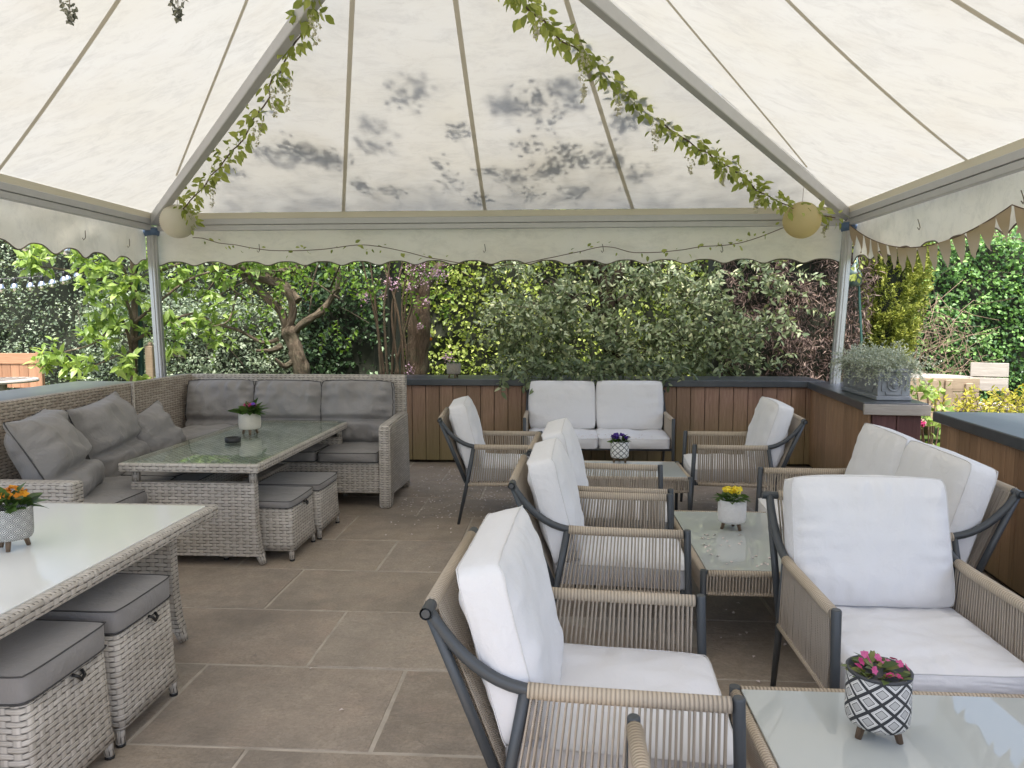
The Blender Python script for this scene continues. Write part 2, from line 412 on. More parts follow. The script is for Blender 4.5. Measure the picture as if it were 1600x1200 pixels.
def lf(*c): return list(c)
L_HEDGE = mat_leaf('dark hedge leaves', [(0.097, 0.138, 0.089), (0.162, 0.218, 0.138), (0.251, 0.308, 0.211), (0.438, 0.503, 0.380)], .25, .48, .35)
L_BRIGHT = mat_leaf('sunny ivy leaves', [(0.122, 0.172, 0.043), (0.233, 0.306, 0.067), (0.355, 0.440, 0.104), (0.539, 0.587, 0.196)], .45)
L_HOLLY = mat_leaf('holly leaves', [(0.034, 0.068, 0.034), (0.062, 0.117, 0.049), (0.103, 0.172, 0.083), (0.258, 0.346, 0.206)], .12, .3)
L_ELAE = mat_leaf('grey green variegated leaves', [(0.099, 0.138, 0.072), (0.171, 0.222, 0.119), (0.268, 0.320, 0.180), (0.514, 0.538, 0.320)], .25)
L_MAG = mat_leaf('fresh green broad leaves', [(.15, .245, .05), (.22, .33, .075), (.30, .42, .11), (.40, .52, .18)], .45, .38)
L_TREE = mat_leaf('tree leaves', [(0.082, 0.162, 0.026), (0.162, 0.292, 0.042), (0.259, 0.406, 0.065)], .45)
L_DEAD = mat_leaf('dead brown fronds', [(0.042, 0.030, 0.026), (0.093, 0.061, 0.054), (0.176, 0.124, 0.102), (0.268, 0.207, 0.176)], .1, .8)
L_GOLD = mat_leaf('golden conifer fronds', [(0.090, 0.126, 0.022), (0.180, 0.222, 0.036), (0.282, 0.318, 0.054), (0.396, 0.414, 0.096)], .3, .6)
L_IVY = mat_leaf('ivy hedge leaves', [(0.059, 0.123, 0.062), (0.119, 0.238, 0.082), (0.203, 0.379, 0.107), (0.356, 0.568, 0.189)], .3)
L_SILVER = mat_leaf('silver foliage', [(.34, .38, .29), (.47, .51, .41), (.62, .65, .56)], .2, .7)
L_YELLOW = mat_leaf('yellow shrub leaves', [(.26, .28, .03), (.42, .38, .05), (.52, .48, .10)], .4)
L_VINE = mat_leaf('silk vine leaves', [(.22, .27, .07), (.36, .42, .11), (.52, .56, .19)], .4)
L_DARKG = mat_leaf('primrose leaves', [(.04, .085, .018), (.07, .13, .03), (.11, .18, .05)], .25)
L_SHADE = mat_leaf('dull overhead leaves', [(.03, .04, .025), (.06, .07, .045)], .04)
P_LILAC = mat_leaf('lilac petals', [(.42, .25, .38), (.56, .36, .50), (.70, .52, .64)], .3)
P_WIST = mat_leaf('white wisteria petals', [(.45, .43, .37), (.6, .58, .52), (.72, .70, .66)], .35)
P_YEL = mat_leaf('yellow petals', [(.72, .52, .015), (.85, .68, .025), (.90, .76, .09)], .25)
P_ORA = mat_leaf('orange petals', [(.62, .20, .008), (.78, .30, .012), (.82, .40, .03)], .25)
P_PINK = mat_leaf('pink petals', [(.45, .03, .14), (.62, .06, .24), (.70, .16, .36)], .25)
P_PURP = mat_leaf('purple petals', [(.035, .012, .16), (.07, .025, .30), (.13, .05, .42)], .25)

# ------------------------------------------------------------------ foliage builders (numpy)
def unit(a): return a/np.maximum(np.linalg.norm(a, axis=-1, keepdims=True), 1e-9)
def leaf_mesh(name, pos, dirs, nrm, L, W, mat, parent=None, rnd=None, hi=False, fold=.18, droop=.12):
    n = len(pos); dirs = unit(dirs); side = unit(np.cross(dirs, nrm)); up = np.cross(side, dirs)
    L = np.broadcast_to(L, n)[:, None]; W = np.broadcast_to(W, n)[:, None]
    if rnd is None: rnd = rng.random(n)
    if hi:
        P = [pos, pos+dirs*L*.5, pos+dirs*L-up*L*droop,
             pos+dirs*L*.28-side*W*.45+up*W*fold, pos+dirs*L*.64-side*W*.40+up*W*fold*.8-up*L*droop*.4,
             pos+dirs*L*.28+side*W*.45+up*W*fold, pos+dirs*L*.64+side*W*.40+up*W*fold*.8-up*L*droop*.4]
        fs = [(0, 1, 3), (3, 1, 4), (4, 1, 2), (0, 5, 1), (5, 6, 1), (6, 2, 1)]
    else:
        P = [pos, pos+dirs*L*.45-side*W*.5+up*W*fold, pos+dirs*L-up*L*droop, pos+dirs*L*.45+side*W*.5+up*W*fold]
        fs = [(0, 2, 1), (0, 3, 2)]
    k = len(P); V = np.stack(P, 1).reshape(-1, 3).astype(np.float32)
    base = (np.arange(n)*k)[:, None, None]; F = (np.array(fs)[None]+base).reshape(-1).astype(np.int32)
    nf = len(F)//3
    me = bpy.data.meshes.new(name)
    me.vertices.add(len(V)); me.vertices.foreach_set('co', V.ravel())
    me.loops.add(len(F)); me.loops.foreach_set('vertex_index', F)
    me.polygons.add(nf); me.polygons.foreach_set('loop_start', np.arange(nf, dtype=np.int32)*3)
    at_ = me.attributes.new('rnd', 'FLOAT', 'POINT'); at_.data.foreach_set('value', np.repeat(rnd, k).astype(np.float32))
    me.update(); me.validate()
    return link_mesh(name, me, mat, parent)
def twig_mesh(name, lines, r0, r1, mat, parent=None, n=3):
    """many thin tapering polylines as one mesh"""
    mb = MB()
    for ln in lines:
        m = len(ln); mb.tube(ln, [r0+(r1-r0)*i/max(1, m-1) for i in range(m)], n, False)
    return mb.build(name, mat, parent, True)
def rdir(n, bias=(0, 0, 0)):
    return unit(rng.normal(size=(n, 3))+np.array(bias))
def fbm(p, s, seed=0):
    return np.array([mn.fractal(Vector((x*s+seed, y*s, z*s)), 1.0, 2.0, 3) for x, y, z in p])

def hedge(name, label, cat, x0, x1, y, depth, h, n, L, mat, z0=0, bulge=.35, bias=(0, -.7, -.1), rib=2.2, aspect=.6, light_top=0.0, seed=0, rot=0, loc=(0, 0)):
    """a hedge running along x with its face towards -y"""
    t = thing(name, label, cat, (loc[0]+(x0+x1)/2, loc[1]+y, 0), rot)
    cx = (x0+x1)/2
    # solid dark core, its colour standing in for shade between the leaves
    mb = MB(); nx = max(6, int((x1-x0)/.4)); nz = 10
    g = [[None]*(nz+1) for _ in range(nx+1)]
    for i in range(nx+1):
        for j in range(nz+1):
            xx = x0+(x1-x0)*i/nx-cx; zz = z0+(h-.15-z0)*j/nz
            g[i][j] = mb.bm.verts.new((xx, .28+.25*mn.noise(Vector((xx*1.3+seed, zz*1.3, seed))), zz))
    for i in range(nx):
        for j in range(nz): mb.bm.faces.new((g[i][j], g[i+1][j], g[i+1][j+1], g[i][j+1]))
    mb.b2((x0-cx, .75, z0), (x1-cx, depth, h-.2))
    mb.build('shade_core', CORE, t)
    px = rng.uniform(x0, x1, n)-cx; pz = z0+(h-z0)*rng.random(n)**.95
    pts = np.stack([px, np.zeros(n), pz], 1)
    b = fbm(pts, rib*.5, seed); b2 = fbm(pts, rib*1.6, seed+9)
    py = -bulge*b-.18*b2+rng.random(n)**2*.5-.05
    top = rng.random(n) < .12
    pz = np.where(top, h+.25*b+rng.normal(0, .12, n), pz); py = np.where(top, rng.uniform(-.2, depth, n), py)
    pos = np.stack([px, py, pz], 1)
    d = rdir(n, bias); nr = rdir(n, (0, -1.0, .8))
    r = np.clip(rng.normal(.42, .24, n)+.35*b2+light_top*(pz-z0)/(h-z0), 0, 1)
    l = L*rng.uniform(.6, 1.25, n)
    leaf_mesh('leaves', pos, d, nr, l, l*aspect, mat, t, r)
    # stray shoots
    lines = []
    for _ in range(int((x1-x0)*5)):
        a = np.array([rng.uniform(x0, x1)-cx, -.15, rng.uniform(z0+.3, h)])
        e = a+np.array([rng.normal(0, .25), -rng.uniform(.1, .35), rng.normal(.1, .25)])
        lines.append([a, (a+e)/2+rng.normal(0, .04, 3), e])
    twig_mesh('shoots', lines, .006, .002, TWIG, t)
    return t

def sprays(starts, dirs, lens, gap, sag=.5, wob=.12):
    """curved twigs with points along them; returns polylines, leaf pos, leaf dir, leaf frac"""
    lines = []; P = []; D = []; T = []
    for s, d, Ln in zip(starts, dirs, lens):
        m = 6; d = d/np.linalg.norm(d); ln = [np.array(s, float)]; cur = np.array(d)
        for i in range(m):
            cur = cur+np.array([rng.normal(0, wob), rng.normal(0, wob), rng.normal(0, wob)-sag/m]); cur /= np.linalg.norm(cur)
            ln.append(ln[-1]+cur*Ln/m)
        lines.append(ln); A = np.array(ln)
        k = max(2, int(Ln/gap)); tt = (np.arange(k)+.5)/k*m
        i0 = np.minimum(tt.astype(int), m-1); fr = (tt-i0)[:, None]
        P.append(A[i0]*(1-fr)+A[i0+1]*fr); ax = unit(A[i0+1]-A[i0])
        sd = unit(np.cross(ax, rng.normal(size=(k, 3))))
        D.append(unit(ax*.55+sd)); T.append(tt/m)
    return lines, np.concatenate(P), np.concatenate(D), np.concatenate(T)

def limb(mb, pts, r0, r1, n=9, sub=5, knob=.12):
    """smooth limb through points, with fissured bark relief"""
    pts = [Vector(p) for p in pts]; out = []; m = len(pts)
    if r0 > .03: sub *= 3; n = max(n, 16)
    for i in range(m-1):
        p0 = pts[max(i-1, 0)]; p1 = pts[i]; p2 = pts[i+1]; p3 = pts[min(i+2, m-1)]
        for k in range(sub):
            t = k/sub
            out.append(.5*((2*p1)+(p2-p0)*t+(2*p0-5*p1+4*p2-p3)*t*t+(3*p1-p0-3*p2+p3)*t**3))
    out.append(pts[-1]); q = len(out)
    rs = [(r0+(r1-r0)*i/(q-1))*(1+knob*mn.noise(out[i]*3.0)+knob*.5*mn.noise(out[i]*9.0)) for i in range(q)]
    nv = len(mb.bm.verts); mb.tube(out, rs, n); mb.bm.verts.ensure_lookup_table()
    if r0 > .03:
        for i in range(q):
            ph = 0
            for k in range(n):
                v = mb.bm.verts[nv+i*n+k]; d = v.co-out[i]
                a = 2*PI*k/n
                g = mn.noise(Vector((math.cos(a)*2.6, math.sin(a)*2.6, i*.10+r0*50)))+.5*mn.noise(Vector((math.cos(a)*6, math.sin(a)*6, i*.22)))
                v.co = out[i]+d*(1+.34*g)
    return out

# ------------------------------------------------------------------ ground
mb = MB(); mb.b2((-90, -60, -.3), (90, 120, -.06)); o = mb.build('lawn', GRASS); tag(o, None, None, None, 'structure')
X0, X1, Y0, Y1 = -7.2, 4.2, -3.2, 8.4
mb = MB(); mb.b2((X0, Y0, -.2), (X1, Y1, -.003)); o = mb.build('mortar_bed', MORTAR); tag(o, None, None, None, 'structure')
mb = MB(); rv = []
PYs = .633; PXs = .905
r0 = -9
for r in range(r0, 10):
    ya = 2.484+PYs*r; yb = ya+PYs
    if yb > Y1+.1 or ya < Y0-.1: continue
    off = -.672 if r % 2 == 0 else -1.122
    for k in range(-8, 7):
        xa = off+PXs*k; xb = xa+PXs
        if xa < X0 or xb > X1: continue
        g = .0045+random.uniform(-.001, .003); dz = random.uniform(-.0025, .0025)
        before = len(mb.bm.verts)
        tx, ty = random.uniform(-.0018, .0018), random.uniform(-.0018, .0018)
        cs = [(xa+g, ya+g), (xb-g, ya+g), (xb-g, yb-g), (xa+g, yb-g)]; ring = []
        for e in range(4):
            p, q = cs[e], cs[(e+1) % 4]; ne = 15 if e % 2 == 0 else 11
            for w in range(ne):
                f = w/ne; x, y = p[0]+(q[0]-p[0])*f, p[1]+(q[1]-p[1])*f
                j = .0028*mn.noise(Vector((x*9, y*9, e*3.0)))+.0022*mn.noise(Vector((x*37, y*37, e*5.0)))
                nx_, ny_ = ((0, 1), (-1, 0), (0, -1), (1, 0))[e]
                ring.append((x+nx_*j, y+ny_*j))
        def lvl(ins, z):
            out = []
            for x, y in ring:
                cx_, cy_ = (xa+xb)/2, (ya+yb)/2
                out.append(mb.bm.verts.new((x-math.copysign(min(ins, abs(x-cx_)), x-cx_), y-math.copysign(min(ins, abs(y-cy_)), y-cy_), z+dz+tx*(x-xa)+ty*(y-ya))))
            return out
        R0, R1, R2 = lvl(0, -.04), lvl(0, -.005), lvl(.005, 0)
        m_ = len(ring)
        for A_, B_ in ((R0, R1), (R1, R2)):
            for w in range(m_):
                f_ = mb.bm.faces.new((A_[w], A_[(w+1) % m_], B_[(w+1) % m_], B_[w])); f_.smooth = True
        mb.bm.faces.new(R2); vs = R0
        rv += [(len(vs), random.random())]
me_o = mb.build('patio', SLAB); tag(me_o, None, None, None, 'structure')
me = me_o.data
# per slab tone from slab cell
a = me.attributes.new('rnd', 'FLOAT', 'POINT')
vals = []
for v in me.vertices:
    r = math.floor((v.co.y-2.484)/PYs); off = -.672 if r % 2 == 0 else -1.122
    k = math.floor((v.co.x-off)/PXs); h = math.sin(r*12.9898+k*78.233)*43758.5453; vals.append(h-math.floor(h))
a.data.foreach_set('value', vals)

# petals scattered on the patio
def scatter_petals(name, pts, label=None):
    n = len(pts); pos = np.array(pts); d = rdir(n); d[:, 2] *= .15
    o = leaf_mesh(name, pos, d, np.tile(np.array([0, 0, 1.0]), (n, 1))+rng.normal(0, .15, (n, 3)), rng.uniform(.016, .028, n), .015, PETAL_WHITE)
    return o
pp = []
def drop(n, x0, x1, y0, y1, p=1.0):
    for _ in range(n):
        x = random.uniform(x0, x1); y = y1-(y1-y0)*random.random()**p; pp.append((x, y, .008))
drop(330, -1.35, -.2, 5.6, 7.6); drop(70, -1.3, .2, 5.1, 6.4); drop(10, -1.3, 1.2, 3.2, 5.2); drop(140, .1, 2.4, 4.6, 7.0); drop(60, .6, 2.3, 2.6, 4.6); drop(4, -1.5, .2, 1.8, 3.4)
o = scatter_petals('fallen_petals', pp); tag(o, 'pale fallen blossom petals scattered over the brown stone paving', 'petals', None, 'stuff')

# ------------------------------------------------------------------ low timber walls
def wall_run(name, label, pts_in, thick, h, mat, capmat=CAP, out=1, cap_over=.045, plank=.15, ends=(True, True), frontmat=None):
    """straight timber clad wall between two plan points; clad face on the left of a->b is inside"""
    a = Vector((*pts_in[0], 0)); b = Vector((*pts_in[1], 0)); L = (b-a).length
    t = thing(name, label, 'wall', (a.x, a.y, 0), math.atan2(b.y-a.y, b.x-a.x))
    nst = max(1, round(L/plank)); pw = L/nst
    m1 = MB()
    for i in range(nst):
        m1.b2((i*pw+.003, .0, .03), ((i+1)*pw-.003, .022, h-.055), .003)
        m1.b2((i*pw+.003, -thick-.0, .03), ((i+1)*pw-.003, -thick+.022, h-.055), .003)
    m1.build('cladding', mat, t)
    m2 = MB(); m2.b2((.01, -thick+.03, 0), (L-.01, -.008, h-.06)); m2.build('carcass', BARK_DARK, t)
    for e, x in ((ends[0], 0), (ends[1], L)):
        if e:
            m3 = MB(); ne = max(1, round(thick/.16)); ew = thick/ne
            for i in range(ne):
                xx = (-.022, 0) if x == 0 else (L, L+.022)
                m3.b2((xx[0], -thick+i*ew+.003, .03), (xx[1], -thick+(i+1)*ew-.003, h-.055), .003)
            m3.build('end_boards', frontmat or mat, t)
    m4 = MB(); m4.b2((-.03, -thick-cap_over, h-.052), (L+.03, cap_over+.022, h+.018), .006); m4.build('capping', capmat, t)
    return t
wall_run('low_wall', 'long red-brown boarded wall with slate grey top behind the white loveseat', ((2.74, 7.88), (-4.42, 7.88)), .5, .90, FENCE_WOOD, ends=(False, False))
wall_run('low_wall', 'low wall with wet slate grey top behind the left wicker sofa back', ((-4.42, 7.30), (-4.42, 2.2)), .52, .90, FENCE_WOOD)
w3 = wall_run('low_wall', 'short boarded wall with grey timber end board carrying the lead planter', ((2.45, 5.90), (2.665, 7.87)), .36, .89, FENCE_WARM, ends=(True, False), frontmat=PURPLE_WOOD)
mb = MB(); mb.b2((-.062, -.41, .815), (-.034, .072, .898), .004); mb.build('end_board', GREY_WOOD, w3)
wall_run('low_wall', 'boarded wall with broad slate grey top beside the right edge sofa', ((2.30, 1.2), (2.70, 5.30)), .62, .89, FENCE_WARM)

# ------------------------------------------------------------------ marquee
TL, TR, YB, YF, ZE = -4.33, 2.9, 7.7, .35, 2.68
AP = Vector((-.74, 4.05, 4.09))
mq = thing('marquee', 'cream canvas marquee on aluminium posts sheltering the lounge furniture', 'marquee', (AP.x, AP.y, 0))
def mloc(o):
    o.matrix_parent_inverse = Matrix.Translation((-AP.x, -AP.y, 0)); return o
cBL, cBR, cFL, cFR = Vector((TL, YB, ZE)), Vector((TR, YB, ZE)), Vector((TL, YF, ZE)), Vector((TR, YF, ZE))
panels = {}
def panel_fn(A, B, sag):
    nrm = (B-A).cross(AP-A).normalized()
    if nrm.z > 0: nrm = -nrm
    def f(a, v):
        p = A.lerp(B, a).lerp(AP, v)
        return p+nrm*sag*math.sin(PI*min(max(a, 0), 1))*math.sin(PI*v**.8)
    return f, nrm
def make_panel(A, B, sag):
    f, nrm = panel_fn(A, B, sag); mb = MB(); na, nv = 28, 22
    g = [[mb.bm.verts.new(f(i/na, j/nv)+nrm*.006*mn.noise(Vector((i*.5, j*.35, A.x)))) for i in range(na+1)] for j in range(nv)]
    ap = mb.bm.verts.new(AP)
    for j in range(nv-1):
        for i in range(na): mb.bm.faces.new((g[j][i], g[j][i+1], g[j+1][i+1], g[j+1][i]))
    for i in range(na): mb.bm.faces.new((g[nv-1][i], g[nv-1][i+1], ap))
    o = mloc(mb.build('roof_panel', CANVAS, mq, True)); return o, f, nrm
def seam_on(po, A, B, f, nrm, p_low, p_top):
    """seam tape across a panel through two picture points"""
    def hit(px):
        d = Vector(_F+(px[0]-800)/FOC*_R-(px[1]-600)/FOC*_U); n0 = (B-A).cross(AP-A).normalized()
        t = (A-Vector(_C)).dot(n0)/d.dot(n0); p = Vector(_C)+d*t
        v = (p.z-ZE)/(AP.z-ZE); e = A.lerp(AP, v); a = (p-e).dot(B-A)/((B-A).length**2*(1-v)); return a, v
    (a0, v0), (a1, v1) = hit(p_low), hit(p_top)
    # straight in the plane: lateral coordinate s=(a-.5)*(1-v)
    s0, s1 = (a0-.5)*(1-v0), (a1-.5)*(1-v1); pts = []
    for k in range(31):
        v = .002+.9*k/30; s = s0+(s1-s0)*(v-v0)/(v1-v0); a = s/(1-v)+.5
        if a < 0.004 or a > .996: continue
        pts.append(f(a, v)+nrm*.006)
    mb = MB(); w = (B-A).normalized()*.018
    vv = [(mb.bm.verts.new(p-w), mb.bm.verts.new(p+w)) for p in pts]
    for i in range(len(vv)-1): mb.bm.faces.new((vv[i][0], vv[i][1], vv[i+1][1], vv[i+1][0]))
    mb.build('seam', SEAM, po, True)
po, f, nr = make_panel(cBL, cBR, .05); back_f = f; back_n = nr
for lo, hi in (((537, 322), (551, 0)), ((757, 320), (713, 0)), ((987, 320), (886, 0))): seam_on(po, cBL, cBR, f, nr, lo, hi)
mb = MB(); mb.b2((TL, YB-.03, ZE-.075), (TR, YB-.02, ZE-.005)); mb.build('edge_tape', TAPE, po)
po, f, nr = make_panel(cFL, cBL, .05)
for lo, hi in (((2, 256), (170, 0)), ((288, 240), (380, 0))): seam_on(po, cFL, cBL, f, nr, lo, hi)
mb = MB(); mb.b2((TL+.02, YF, ZE-.075), (TL+.03, YB, ZE-.005)); mb.build('edge_tape', TAPE, po)
po, f, nr = make_panel(cBR, cFR, .10)
for lo, hi in (((1296, 305), (1063, 0)), ((1506, 243), (1272, 0)), ((1597, 31), (1555, 2))): seam_on(po, cBR, cFR, f, nr, lo, hi)
mb = MB(); mb.b2((TR-.03, YF, ZE-.075), (TR-.02, YB, ZE-.005)); mb.build('edge_tape', TAPE, po)
make_panel(cFR, cFL, .05)
for c in (cBL, cBR, cFL, cFR):
    mb = MB(); d = (AP-c); dn = Vector((0, 0, -.085))
    inw = Vector((AP.x-c.x, AP.y-c.y, 0)).normalized()*.03
    mb.beam(c+dn+inw, AP+Vector((0, 0, -.10)), .075, .10, bev=.006)
    o = mloc(mb.build('rafter', ALU_BEAM, mq))
for a, b in ((cBL, cBR), (cFL, cBL), (cBR, cFR), (cFR, cFL)):
    mb = MB(); z = Vector((0, 0, -.098)); d = (b-a).normalized()
    mb.beam(a+z+d*.06, b+z-d*.06, .075, .062, bev=.004); mb.beam(a+z+d*.06-Vector((0, 0, .062)), b+z-d*.06-Vector((0, 0, .062)), .060, .056, bev=.004)
    mloc(mb.build('eave_beam', ALU_BEAM, mq))
def post(top, base):
    mb = MB(); a = Vector(top); b = Vector(base)
    mb.beam(b, a, .075, .105, up=(0, 1, 0), bev=.008)
    mb.beam(b+Vector((0, -.046, 0)), a+Vector((0, -.046, 0)), .022, .03, up=(0, 1, 0), bev=.003)
    mb.beam(b+Vector((.0, .0, 0)), a+Vector((.0, .0, 0)), .098, .05, up=(0, 1, 0), bev=.006)
    o = mloc(mb.build('post', ALU, mq))
    m2 = MB(); m2.box((b.x, b.y, .006), (.2, .2, .012), .003); m2.build('foot_plate', ALU, o)
    m3 = MB(); m3.tube([a+Vector((0, 0, -.02)), a+Vector((0, 0, -.06)), a+Vector((.004, 0, -.10))], [.075, .082, .07], 10); m3.build('blue_strap', BLUE, o)
post((TL, YB-.02, 2.54), (-4.26, 7.68, 0)); post((TR-.01, YB-.02, 2.54), (2.765, 7.66, 0)); post((TL, YF, 2.54), (TL, YF, 0)); post((TR, YF, 2.54), (TR, YF, 0))
def valance(a, b, h0, amp, per, sway=.0, name='valance', ph=0.0):
    a = Vector(a); b = Vector(b); L = (b-a).length; n = int(L/.03); d = (b-a).normalized(); nn = d.cross(Vector((0, 0, 1)))
    mb = MB(); rows = 7; g = []; edge = []
    for i in range(n+1):
        s = L*i/n; col = []
        c_ = math.cos(2*PI*s/per+ph); H = h0+amp*.5*(c_+.22*math.cos(4*PI*s/per+2*ph))
        for j in range(rows+1):
            q = j/rows
            off = .02*math.sin(s*2.1+1)*q+.012*mn.noise(Vector((s*3, q*2, a.x)))*q*2+sway*q
            col.append(mb.bm.verts.new(a+d*s+nn*off-Vector((0, 0, H*q))))
        g.append(col); edge.append(col[-1].co.copy())
    for i in range(n):
        for j in range(rows): mb.bm.faces.new((g[i][j], g[i+1][j], g[i+1][j+1], g[i][j+1]))
    o = mloc(mb.build(name, VALANCE, mq, True))
    m2 = MB(); m2.tube(edge, .006, 5); m2.build('hem', HEM, o)
    return o
zv = ZE-.06
valance((TL+.02, YB+.07, zv), (TR-.02, YB+.07, zv), .465, .042, .40)
valance((TL-.07, YF, zv), (TL-.07, YB, zv), .455, .07, .42)
vr = valance((TR+.07, YB, zv), (TR+.07, YF, zv), .46, .06, .42)
valance((TR, YF-.07, zv), (TL, YF-.07, zv), .46, .06, .42)
# wire hooks on the valances
def hook(p, r=.02):
    mb = MB(); p = Vector(p)
    mb.tube([p+Vector((0, 0, .07)), p+Vector((.008, -.012, .03)), p+Vector((.012, -.02, 0)), p+Vector((0, -.03, -.02)), p+Vector((-.012, -.025, 0))], .0035, 5)
    mloc(mb.build('hook', BARK_PALE, mq))
for px in (405, 757, 941, 1127): hook(at(px, 392, YB+.02))
for p in (at(128, 360, 6.6), at(250, 372, 7.3)): hook((TL-.02, p[1], 2.30))
for y in (6.3, 4.95): hook((TR+.02, y, 2.30))

# ------------------------------------------------------------------ soft cushions
def cushion_mesh(w, h, t, seed=0, cuts=18, edge=.62, knife=False, wr=.010, fold=None, droop=0.0, dent=.0, rad=.30):
    """lies in local xy (w by h), thickness along z"""
    bm = bmesh.new(); bmesh.ops.create_cube(bm, size=2.0)
    bmesh.ops.subdivide_edges(bm, edges=bm.edges[:], cuts=cuts, use_grid_fill=True)
    hw, hh, ht = w/2, h/2, t/2
    def mp(x, y, z):
        ax, ay = abs(x), abs(y)
        body = ((1-ax**3.2)*(1-ay**3.2))
        body = max(body, 0)**.55
        te = .06 if knife else edge
        th = te+(1-te)*body
        px, py = x, y
        if knife:
            px *= 1-.07*(1-ay**2)*ax**2; py *= 1-.07*(1-ax**2)*ay**2
        else:
            r = .12; px *= 1-.035*ay**8; py *= 1-.035*ax**8
            px *= 1+.045*(1-ay**2)*(1-z*z); py *= 1+.045*(1-ax**2)*(1-z*z)
        P = Vector((px*hw, py*hh, z*ht*th))
        # gathers that run in from the seams
        dx, dy = (1-ax)*hw, (1-ay)*hh
        for dd, s, k in ((dx, y*hh, 1.0), (dy, x*hw, 2.0)):
            g = mn.noise(Vector((s*26, k*5+seed*3.1+(3 if (x if k == 1 else y) > 0 else 0), z*1.2)))
            P.z += (1 if z > 0 else -1)*abs(z)*wr*2.6*g*math.exp(-dd/.085)*(1-math.exp(-dd/.018))
            if abs(z) < .98:
                gg = mn.noise(Vector((s*22, seed*1.7+k, z*3)))
                if k == 1.0 and ax > .97: P.x += math.copysign(wr*.3*gg, x)
                if k == 2.0 and ay > .97: P.y += math.copysign(wr*.3*gg, y)
        q = Vector((x*hw*5+seed, y*hh*5, seed*2.0))
        P.z += abs(z)*min(1, (dx+.004)/.04)*min(1, (dy+.004)/.04)*(mn.noise(q)*wr*1.3+(1-abs(mn.noise(q*1.9+Vector((3, 1, 0)))*2.2))*wr*.6)
        P.x += mn.noise(q*.35+Vector((7, 0, 0)))*.016*w; P.y += mn.noise(q*.35+Vector((0, 7, 0)))*.016*h
        if fold is not None:
            P.z *= 1-.55*math.exp(-((y-fold)/.07)**2)
            if z > 0: P.z -= .02*math.exp(-((y-fold)/.05)**2)
        if droop: P.z -= droop*(x*x)*hw
        if dent and z > 0: P.z -= dent*math.exp(-(x*x+y*y)*3)
        return P
    for v in bm.verts: v.co = mp(*v.co)
    for f in bm.faces: f.smooth = True
    me = bpy.data.meshes.new('cushion'); bm.to_mesh(me); bm.free()
    def seam(zs, r):
        m2 = MB(); 
        for z in zs:
            pts = []
            K = 26
            for i in range(K): pts.append(mp(-1+2*i/K, -1, z))
            for i in range(K): pts.append(mp(1, -1+2*i/K, z))
            for i in range(K): pts.append(mp(1-2*i/K, 1, z))
            for i in range(K+1): pts.append(mp(-1, 1-2*i/K, z))
            m2.tube(pts, r, 5, False)
        return m2
    return me, seam
CUSH_SUB = True
def cushion(name, w, h, t, mat, parent, M, seed=0, pipe=None, pr=.0035, **kw):
    me, seam = cushion_mesh(w, h, t, seed, **kw)
    o = link_mesh(name, me, mat, parent); me.transform(M)
    if CUSH_SUB:
        sm = o.modifiers.new('smooth', 'SUBSURF'); sm.levels = 1; sm.render_levels = 1
    zs = (0.0,) if kw.get('knife') else (.97, -.97)
    m2 = seam(zs, pr); p = m2.build('piping', pipe, o, True); p.data.transform(M)
    return o
def rx(a): return Matrix.Rotation(a, 4, 'X')
def ry(a): return Matrix.Rotation(a, 4, 'Y')
def rz(a): return Matrix.Rotation(a, 4, 'Z')
def T(x, y, z): return Matrix.Translation((x, y, z))

